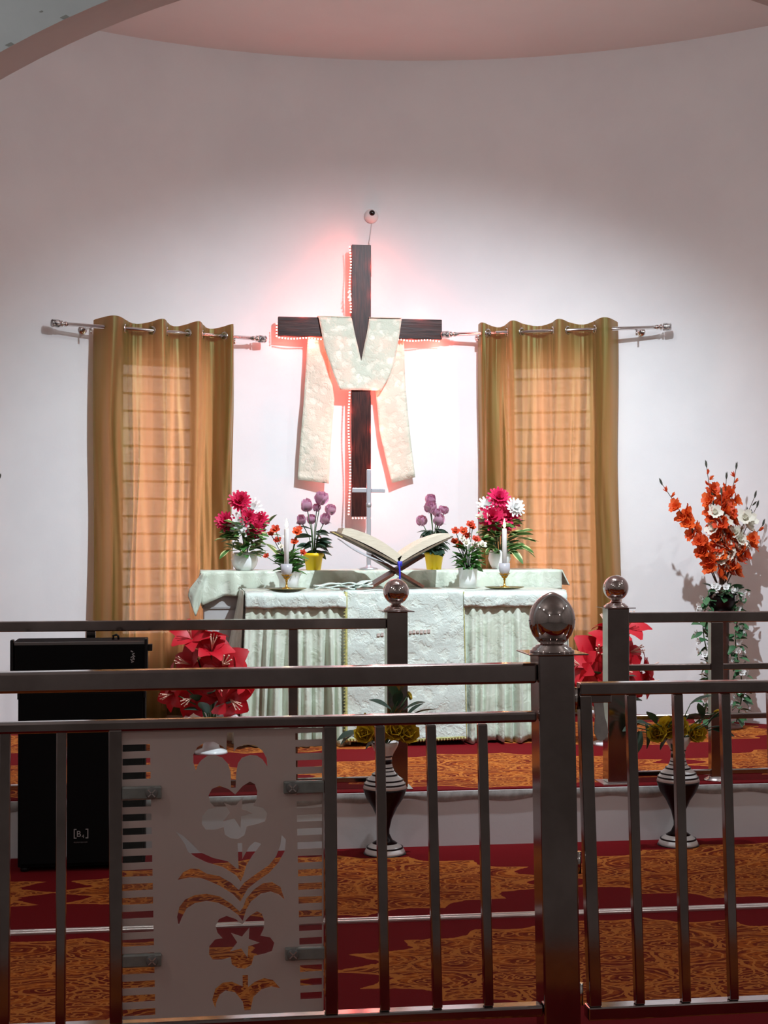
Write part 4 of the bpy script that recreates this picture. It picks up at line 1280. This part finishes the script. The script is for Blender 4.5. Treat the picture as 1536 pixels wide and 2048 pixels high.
# --- gladiolus stand with a leafy garland
def gladiolus_stand(cx, cy, label, mirror, seed):
    rnd = random.Random(seed)
    c = Vector((cx, cy, PZ))
    root = thing('gladiolus_stand', label, 'flower stand', c, 'garlanded flower stands')
    MB().lathe([(0, 0), (.13, 0), (.13, .02), (.06, .035), (.048, .05), (.048, .70), (.06, .72), (.09, .735), (.09, .75), (0, .75)], c=c, seg=24).build('pillar', BROWNP, root)
    MB().lathe([(0, .75), (.06, .75), (.085, .79), (.095, .83), (.080, .86), (.07, .86), (.08, .83), (0, .80)], c=c, seg=24).build('dark_bowl', VASEB, root)
    top = c + Vector((0, 0, .84))
    spikes = [(-.40, 1.56, 13, 0), (-.10, 1.675, 15, 0), (.10, 1.665, 13, 0), (.03, 1.60, 10, 0), (.26, 1.30, 9, 0), (.20, 1.48, 9, 1), (.24, 1.42, 8, 1), (-.07, 1.48, 8, 1), (.02, 1.40, 8, 1), (.10, 1.32, 6, 0), (-.20, 1.25, 8, 0), (-.02, 1.50, 11, 0)]
    for dx, dz, nb, wh in spikes:
        dx *= mirror
        tip = c + Vector((dx, rnd.uniform(-.07, .03), dz))
        mid = top.lerp(tip, .5) + Vector((-dx * .12, 0, .03))
        pts_ = []
        for k in range(9):
            t = k / 8
            pts_.append(top * (1 - t) ** 2 + mid * 2 * t * (1 - t) + tip * t * t)
        MB().tube(pts_, [.005 - .003 * k / 8 for k in range(9)], 5).build('stem', STEMB, root)
        for b in range(nb):
            t = 0.30 + 0.68 * b / nb
            q = top * (1 - t) ** 2 + mid * 2 * t * (1 - t) + tip * t * t
            a = b * 2.4 + rnd.uniform(-.4, .4)
            sd = Vector((math.cos(a) * .9, -0.55 - .3 * math.sin(a), .35))
            if t > .82:
                inst('bud', F_GBD if not wh else F_TIP, root, q + sd * .012, zq(sd + Vector((0, 0, .8)), a), .040)
            else:
                inst('flower', F_IVO if wh else F_GLA, root, q + sd * .022, zq(sd, a), rnd.uniform(.052, .066) * (1.0 if not wh else 1.0))
        inst('bud_tip', F_TIP, root, tip, zq((dx, 0, 1)), .05)
    # garland spilling from the bowl down both sides of the pillar
    for side in (-1, 1):
        line = []
        for k in range(15):
            t = k / 14
            line.append(c + Vector((side * (.105 + .018 * math.sin(t * 9 + side)), -.02 + .02 * math.sin(t * 7), .88 - .84 * t)))
        MB().tube(line, .004, 5).build('garland_cord', STEM, root)
        for k in range(110):
            t = k / 110
            i = min(int(t * 14), 13)
            q = line[i].lerp(line[i + 1], t * 14 - i)
            a = rnd.uniform(0, 2 * PI)
            d = Vector((math.cos(a), math.sin(a) * .7 - .35, rnd.uniform(-.7, .3)))
            if k % 3 == 0:
                inst('garland_bloom', F_WSM, root, q + d.normalized() * .045, zq(d), rnd.uniform(.022, .030))
            else:
                inst('garland_leaf', L_GAR, root, q + d.normalized() * .01, yq(d, rnd.uniform(-.6, .6)), rnd.uniform(.06, .085))
    for k in range(44):
        a = rnd.uniform(0, 2 * PI)
        d = Vector((math.cos(a), math.sin(a) * .7 - .35, rnd.uniform(-.3, .6)))
        p = top + Vector((0, 0, .02)) + d * rnd.uniform(.03, .09)
        if k % 3 == 0: inst('garland_bloom', F_WSM, root, p + d * .04, zq(d), .028)
        else: inst('garland_leaf', L_GAR, root, p, yq(d, rnd.uniform(-.6, .6)), rnd.uniform(.06, .09))
    return root


gladiolus_stand(3.46, 9.22, 'tall garlanded stand of orange and white gladioli right of the right curtain', 1, 61)
gladiolus_stand(-1.435, 9.0, 'garlanded stand of gladioli with only a stem tip showing at the left picture edge', -1, 62)

# ------------------------------------------------------------------ loudspeakers on the lower floor
def text_mesh(body, size, mat, loc, parent, name, ext=0.0006, rot=0):
    cu = bpy.data.curves.new(name, 'FONT'); cu.body = body; cu.size = size; cu.extrude = ext
    o = bpy.data.objects.new(name, cu); COL.objects.link(o)
    me = bpy.data.meshes.new_from_object(o.evaluated_get(bpy.context.evaluated_depsgraph_get()))
    bpy.data.objects.remove(o)
    me.materials.clear(); me.materials.append(mat)
    o = bpy.data.objects.new(name, me); COL.objects.link(o); o.parent = parent
    o.rotation_euler = (R(90), R(rot), 0)
    o.location = Vector(loc) - ORG[parent.name]
    return o


YS = 6.89
sp = thing('floor_loudspeaker', 'tall black floor loudspeaker with a bracketed white logo, under the other speaker', 'loudspeaker', (-0.417, 7.03, 0))
MB().box(-.700, -.136, YS + .012, 7.17, 0.02, 0.812).build('cabinet', BLACK, sp, bevel=0.006)
MB().box(-.690, -.146, YS, YS + .0115, 0.035, 0.80).build('grille', BLACK, sp, bevel=0.004)
for x in (-.67, -.20):
    for y in (YS + .04, 7.11):
        MB().lathe([(0, 0), (.02, 0), (.022, .02), (0, .02)], c=(x, y, 0), seg=12).build('foot', BLACKT, sp)
for x in (-.702, -.144):
    MB().box(x, x + .010, YS - .002, YS + .03, .775, .818).build('corner_guard', BLACKT, sp)
lg = MB()
for s, x in ((1, -.452), (-1, -.392)):
    lg.box(x, x + .004, YS - .0025, YS - .0005, .147, .190)
    lg.box(x + (0.0041 if s > 0 else -.008), x + (.012 if s > 0 else -.0001), YS - .0025, YS - .0005, .147, .151)
    lg.box(x + (0.0041 if s > 0 else -.008), x + (.012 if s > 0 else -.0001), YS - .0025, YS - .0005, .186, .190)
lg.build('logo_brackets', LOGO, sp)
text_mesh('B', .038, LOGO, (-.441, YS - .0012, .155), sp, 'logo_letter')
text_mesh('4', .022, LOGO, (-.417, YS - .0012, .149), sp, 'logo_digit')
lg = MB(); xq = -.452
for wq in (.006, .004, .005, .003, .006, .004, .003, .005, .004, .006):
    lg.box(xq, xq + wq, YS - .0025, YS - .0005, .1265 + (wq > .0045) * .001, .1325); xq += wq + .0016
lg.build('logo_fine_print', LOGOD, sp)

ua = thing('upper_loudspeaker', 'wide low black loudspeaker with grey top trim, stacked on the tall floor loudspeaker', 'loudspeaker', (-0.425, 7.03, 0.819))
MB().box(-.726, -.128, YS + .012, 7.16, 0.828, 1.030).build('cabinet', BLACK, ua, bevel=0.004)
MB().box(-.716, -.138, YS, YS + .0115, 0.835, 1.016).build('grille', BLACK, ua, bevel=0.003)
MB().box(-.716, -.138, YS - .001, YS + .02, 1.0175, 1.030).build('top_trim', GREYT, ua)
for x in (-.734, -.140):
    MB().box(x, x + .014, YS - .004, YS + .05, .83, 1.041).build('end_bar', BLACKT, ua, bevel=.003)
for x0, x1, z0, z1 in ((-.748, -.7345, .819, .862), (-.1255, -.105, .985, 1.015), (-.1255, -.108, .826, .85)):
    MB().box(x0, x1, YS + .01, YS + .06, z0, z1).build('rigging_lug', BLACKT, ua, bevel=.002)
MB().box(-.726, -.128, YS + .02, 7.15, .819, .8275).build('base_plate', BLACKT, ua)
lg = MB()
for k, (x, z, a) in enumerate(((-.196, .985, 30), (-.190, .974, -25), (-.187, .965, 40), (-.196, .960, -30), (-.189, .950, 10), (-.198, .946, 50), (-.193, .938, -20), (-.188, .955, 70))):
    M = Matrix.Translation((x, YS - .0015, z)) @ Matrix.Rotation(R(a), 4, 'Y')
    lg.box(-.006, .006, -.001, .001, -.0022, .0022, M)
lg.build('logo_mark', LOGO, ua)
MB().tube([(-.285, 7.02, 1.03), (-.285, 7.02, 1.048), (-.270, 7.02, 1.052), (-.262, 7.02, 1.046), (-.262, 7.02, 1.03)], .006, 6).build('handle', BLACKT, ua)

# ------------------------------------------------------------------ railings
def post(root, x0, x1, y0, y1, zb, zt, ballz, br, name='post', pointed=False, lean=0.0):
    xc, yc = (x0 + x1) / 2, (y0 + y1) / 2
    MB().lean(xc, zt, xc + lean, zb, x1 - x0, y0, y1).build('post', STEEL, root, bevel=.005)
    cw = .080 if not pointed else .082
    MB().box(xc - cw, xc + cw, yc - cw, yc + cw, zt, zt + .004).build('cap_plate', STEEL, root, bevel=.0015)
    z = zt + .004
    MB().lathe([(0, 0), (.062, 0), (.062, .005), (.055, .007), (.055, .011), (.046, .015), (.046, .018), (.034, .022), (.024, .030), (.024, .036), (0, .036)], c=(xc, yc, z), seg=36).build('finial_base', STEELB, root)
    prof = []
    if not pointed:
        for k in range(25):
            t = PI * k / 24
            prof.append((br * math.sin(t), ballz - br * math.cos(t)))
    else:
        prof = [(0, ballz - .068), (.024, ballz - .066), (.040, ballz - .054), (.054, ballz - .036), (.062, ballz - .016), (.0645, ballz + .002), (.0632, ballz + .018), (.0585, ballz + .035), (.050, ballz + .050), (.0385, ballz + .063), (.026, ballz + .0725), (.013, ballz + .079), (.005, ballz + .0815), (0, ballz + .082)]
    MB().lathe(prof, c=(xc, yc, 0), seg=40).build('finial', STEELB, root)


Y0 = 7.25
bl = thing('altar_railing', 'steel platform railing behind the loudspeaker, ending at a round topped post before the altar', 'railing', (0.1, Y0 + .05, PZ), 'platform edge railings')
post(bl, 1.022, 1.124, Y0, Y0 + .1, PZ + .006, 1.135, 1.232, .064)
MB().box(1.00, 1.146, Y0 - .02, Y0 + .12, PZ + .0005, PZ + .0055).build('base_plate', STEEL, bl)
for z0, z1, d in ((1.052, 1.102, .05), (.832, .862, .03), (.58, .607, .03), (.302, .327, .03)):
    MB().box(-1.75, 1.0215, Y0 + .05 - d / 2, Y0 + .05 + d / 2, z0, z1).build('rail', STEEL, bl, bevel=.004)
for x in (-1.30, -.40, .566):
    MB().box(x - .022, x + .022, Y0 + .032, Y0 + .068, PZ, 1.0515).build('baluster', STEEL, bl, bevel=.003)
brr = thing('altar_railing', 'steel platform railing at the right, in front of the gladiolus stand', 'railing', (3.0, Y0 + .05, PZ), 'platform edge railings')
post(brr, 2.132, 2.242, Y0, Y0 + .1, PZ + .006, 1.145, 1.245, .064)
MB().box(2.10, 2.275, Y0 - .03, Y0 + .13, PZ + .0005, PZ + .0055).build('base_plate', ALU, brr)
for z0, z1, d in ((1.070, 1.122, .05), (.828, .860, .03), (.58, .607, .03), (.300, .325, .03)):
    MB().box(2.2425, 4.4, Y0 + .05 - d / 2, Y0 + .05 + d / 2, z0, z1).build('rail', STEEL, brr, bevel=.004)
for x in (2.708, 3.6):
    MB().box(x - .032, x + .032, Y0 + .025, Y0 + .075, PZ + .006, 1.0695).build('baluster', STEEL, brr, bevel=.003)
    MB().lathe([(0, 0), (.06, 0), (.06, .005), (.045, .012), (.038, .02), (0, .02)], c=(x, Y0 + .05, PZ + .0005), seg=20).build('baluster_foot', ALU, brr)

# front railing with frosted glass panel
YF = 4.0
fr = thing('communion_railing', 'dark polished steel railing with frosted glass panel in the foreground', 'railing', (0.2, YF + .05, 0.0))
post(fr, .980, 1.082, YF, YF + .10, 0.0, 1.192, 1.279, .064, pointed=True, lean=.020)
MB().lean(.9, 0, .9, 0, .01, YF, YF + .01)
def slope_rail(x0, x1, za0, za1, zb0, zb1, y0, y1, nm='rail'):
    vs = [(x0, y0, za0), (x1, y0, zb0), (x0, y1, za0), (x1, y1, zb0), (x0, y0, za1), (x1, y0, zb1), (x0, y1, za1), (x1, y1, zb1)]
    mb = MB(); mb.add(vs, [(0, 2, 3, 1), (4, 5, 7, 6), (0, 1, 5, 4), (2, 6, 7, 3), (0, 4, 6, 2), (1, 3, 7, 5)])
    return mb.build(nm, STEEL, fr, bevel=.007)
slope_rail(-.95, .9795, 1.103, 1.158, 1.113, 1.168, YF + .01, YF + .065, 'top_rail')
slope_rail(-.95, .9795, .997, 1.029, 1.007, 1.036, YF + .01, YF + .045, 'second_rail')
slope_rail(-.95, .995, .209, .238, .205, .236, YF + .005, YF + .055, 'bottom_rail')
for xt, xb, wd in ((-.72, -.72, .027), (-.58, -.58, .027), (-.441, -.440, .027), (-.296, -.297, .026), (.547, .561, .026), (.687, .705, .026), (.829, .846, .026)):
    MB().lean(xt, 1.004, xb, .237, wd, YF + .015, YF + .041).build('baluster', STEEL, fr, bevel=.003)
for xt, xb, wd in ((-.157, -.153, .034), (.411, .416, .034)):
    MB().lean(xt, 1.006, xb, .237, wd, YF + .008, YF + .046).build('panel_stile', STEEL, fr, bevel=.003)
gp = MB().box(-.1405, .3945, YF + .024, YF + .030, .242, 1.003).build('glass_panel', GLASS, fr)

# frosted film with clear cut-outs (panel coordinates in metres; x across, z up)
def k2(px, py):
    """design grid of the etched film (units 1/2270 m, origin top left of the panel)"""
    return (-.2002 + px * 0.0004365 + (py - 100) * 0.0000032, 1.0575 - py * 0.0004280 + (px - 750) * 0.0000056)


cut = []
for i in range(20):
    yb = 207 + 85.6 * i
    cut.append([(141 - i * .6, yb), (305 + i * 1.2, yb), (305 + i * 1.2, yb + 42), (141 - i * .6, yb + 42)])
    yb = 168 + 85.3 * i
    cut.append([(1187 + i * 1.1, yb), (1352 - i * .63, yb), (1352 - i * .63, yb + 42), (1187 + i * 1.1, yb + 42)])
TREE = [(580, 380), (565, 330), (565, 280), (590, 235), (640, 205), (690, 205), (740, 235), (765, 260), (770, 150), (810, 150), (810, 270), (830, 245), (880, 228), (940, 235), (985, 270), (1010, 320), (1015, 370), (985, 325), (950, 300), (910, 295), (860, 310), (835, 345), (825, 400), (820, 495), (792, 495), (790, 400), (775, 345), (740, 305), (700, 290), (650, 290), (610, 320), (590, 350)]
FLOW = [(855, 1345), (815, 1310), (760, 1288), (715, 1305), (693, 1345), (705, 1390), (735, 1425), (690, 1430), (655, 1470), (652, 1520), (675, 1555), (730, 1558), (785, 1545), (790, 1590), (825, 1615), (870, 1622), (910, 1600), (925, 1545), (985, 1535), (1035, 1520), (1050, 1470), (1025, 1435), (965, 1420), (985, 1380), (990, 1330), (975, 1285), (945, 1268), (900, 1295)]
LF1 = [(455, 750), (500, 780), (560, 840), (600, 885), (680, 925), (770, 950), (820, 995), (835, 1000), (830, 840), (858, 840), (858, 940), (880, 900), (900, 865), (935, 835), (975, 850), (920, 920), (880, 985), (865, 1040), (848, 1080), (820, 1040), (740, 985), (640, 950), (575, 915), (530, 880), (510, 830)]
LF2 = [(465, 1052), (500, 1005), (545, 985), (595, 990), (640, 1020), (720, 1040), (790, 1085), (835, 1130), (870, 1085), (950, 1030), (1020, 985), (1065, 930), (1090, 865), (1100, 800), (1125, 830), (1118, 900), (1080, 970), (1020, 1035), (950, 1080), (890, 1125), (845, 1205), (800, 1155), (720, 1100), (650, 1065), (600, 1045), (540, 1040)]
LF3 = [(470, 1335), (462, 1280), (475, 1220), (510, 1175), (570, 1150), (640, 1145), (720, 1165), (790, 1215), (840, 1265), (860, 1240), (880, 1185), (930, 1130), (985, 1095), (1040, 1092), (1090, 1125), (1115, 1205), (1080, 1170), (1030, 1150), (970, 1160), (910, 1205), (880, 1255), (858, 1325), (830, 1285), (780, 1245), (710, 1205), (640, 1190), (570, 1200), (520, 1230), (490, 1285)]
BOTM = [(688, 1855), (670, 1800), (690, 1735), (735, 1700), (790, 1697), (855, 1730), (855, 1660), (888, 1660), (888, 1735), (930, 1705), (985, 1685), (1040, 1700), (1085, 1755), (1030, 1740), (970, 1755), (920, 1800), (902, 1880), (865, 1880), (855, 1825), (810, 1765), (750, 1750), (715, 1775), (695, 1820)]
FLOW2 = [(x - 38, y - 808) for x, y in FLOW]
cut += [TREE, FLOW, FLOW2, LF1, LF2, LF3, BOTM]
stars = []
for (sx_, sy_) in ((862, 1458), (824, 650)):
    stars.append([(sx_ + rr_ * math.sin(R(22 + 36 * k)), sy_ - rr_ * math.cos(R(22 + 36 * k))) for k in range(10) for rr_ in [(98 if k % 2 == 0 else 38)]])


def film(loops, name, parent):
    cu = bpy.data.curves.new(name, 'CURVE'); cu.dimensions = '2D'; cu.fill_mode = 'BOTH'; cu.extrude = 0.0004
    for lp in loops:
        s = cu.splines.new('POLY'); s.points.add(len(lp) - 1); s.use_cyclic_u = True
        for p_, (x, z) in zip(s.points, lp):
            p_.co = (x, z, 0, 1)
    o = bpy.data.objects.new(name, cu); COL.objects.link(o)
    me = bpy.data.meshes.new_from_object(o.evaluated_get(bpy.context.evaluated_depsgraph_get()))
    bpy.data.objects.remove(o)
    me.materials.clear(); me.materials.append(FILM)
    o = bpy.data.objects.new(name, me); COL.objects.link(o); o.parent = parent
    o.rotation_euler = (R(90), 0, 0)
    o.location = Vector((0, YF + .0230, 0)) - ORG[parent.name]
    return o


film([[(-.1405, .243), (.3945, .243), (.3945, 1.002), (-.1405, 1.002)]] + [[k2(*p) for p in c_] for c_ in cut] + [[k2(*p) for p in s_] for s_ in stars], 'frosted_film', gp)
for x0, x1, xs_, z in ((-.139, -.036, -.062, .840), (-.137, -.035, -.060, .400), (.286, .394, .309, .845), (.290, .396, .311, .402)):
    cl = MB().box(x0, x1, YF + .004, YF + .0225, z - .017, z + .017).build('glass_clamp', CLAMP, fr, bevel=.004)
    MB().lathe([(0, 0), (.016, 0), (.016, .003), (.012, .006), (0, .006)], seg=24, M=axisM((xs_, YF + .004, z), (0, -1, 0))).build('screw_head', GREYT, cl)
    for a in (45, -45):
        M = Matrix.Translation((xs_, YF - .0025, z)) @ Matrix.Rotation(R(a), 4, 'Y')
        MB().box(-.013, .013, -.0005, .0005, -.0015, .0015, M).build('screw_slot', ALU, cl)

# gate
gt = thing('railing_gate', 'low steel gate of upright bars hinged right of the pointed gate post', 'gate', (1.55, YF + .03, .18))
def gbar(nm, xt, zt, xb, zb, wd, y0=YF + .008, y1=YF + .036, mat=STEEL):
    return MB().lean(xt, zt, xb, zb, wd, y0, y1).build(nm, mat, gt, bevel=.003)
MB().box(1.098, 2.02, YF, YF + .045, 1.079, 1.113).build('gate_rail', STEEL, gt, bevel=.004)
MB().box(1.098 + .022, 2.04, YF, YF + .050, .190, .226).build('gate_rail', STEEL, gt, bevel=.004)
gbar('gate_stile', 1.115, 1.0785, 1.142, .2265, .034, YF + .004, YF + .042)
gbar('gate_stile', 2.0, 1.0785, 2.024, .2265, .034, YF + .004, YF + .042)
for xt, xb in ((1.246, 1.270), (1.380, 1.402), (1.517, 1.540), (1.655, 1.678), (1.79, 1.813)):
    gbar('gate_bar', xt, 1.0785, xb, .2265, .026)
for z in (1.07, .62, .26):
    MB().tube([(1.0905 + .02 * (1.1 - z) * .7, YF + .02, z - .03), (1.0905 + .02 * (1.1 - z) * .7, YF + .02, z + .03)], .008, 10).build('hinge', CHROME, gt)
MB().box(1.1325, 1.188, YF + .008, YF + .03, 1.058, 1.0785).build('latch_bar', STEEL, gt, bevel=.002)
pl = [(1.138, 1.058), (1.166, 1.058), (1.170, 1.02), (1.177, .995), (1.180, .975), (1.170, .957), (1.158, .952), (1.148, .957), (1.140, .975), (1.140, .995), (1.143, 1.02)]
MB().prism(pl, YF + .010, YF + .014).build('latch_plate', CLAMP2, gt, bevel=.001)
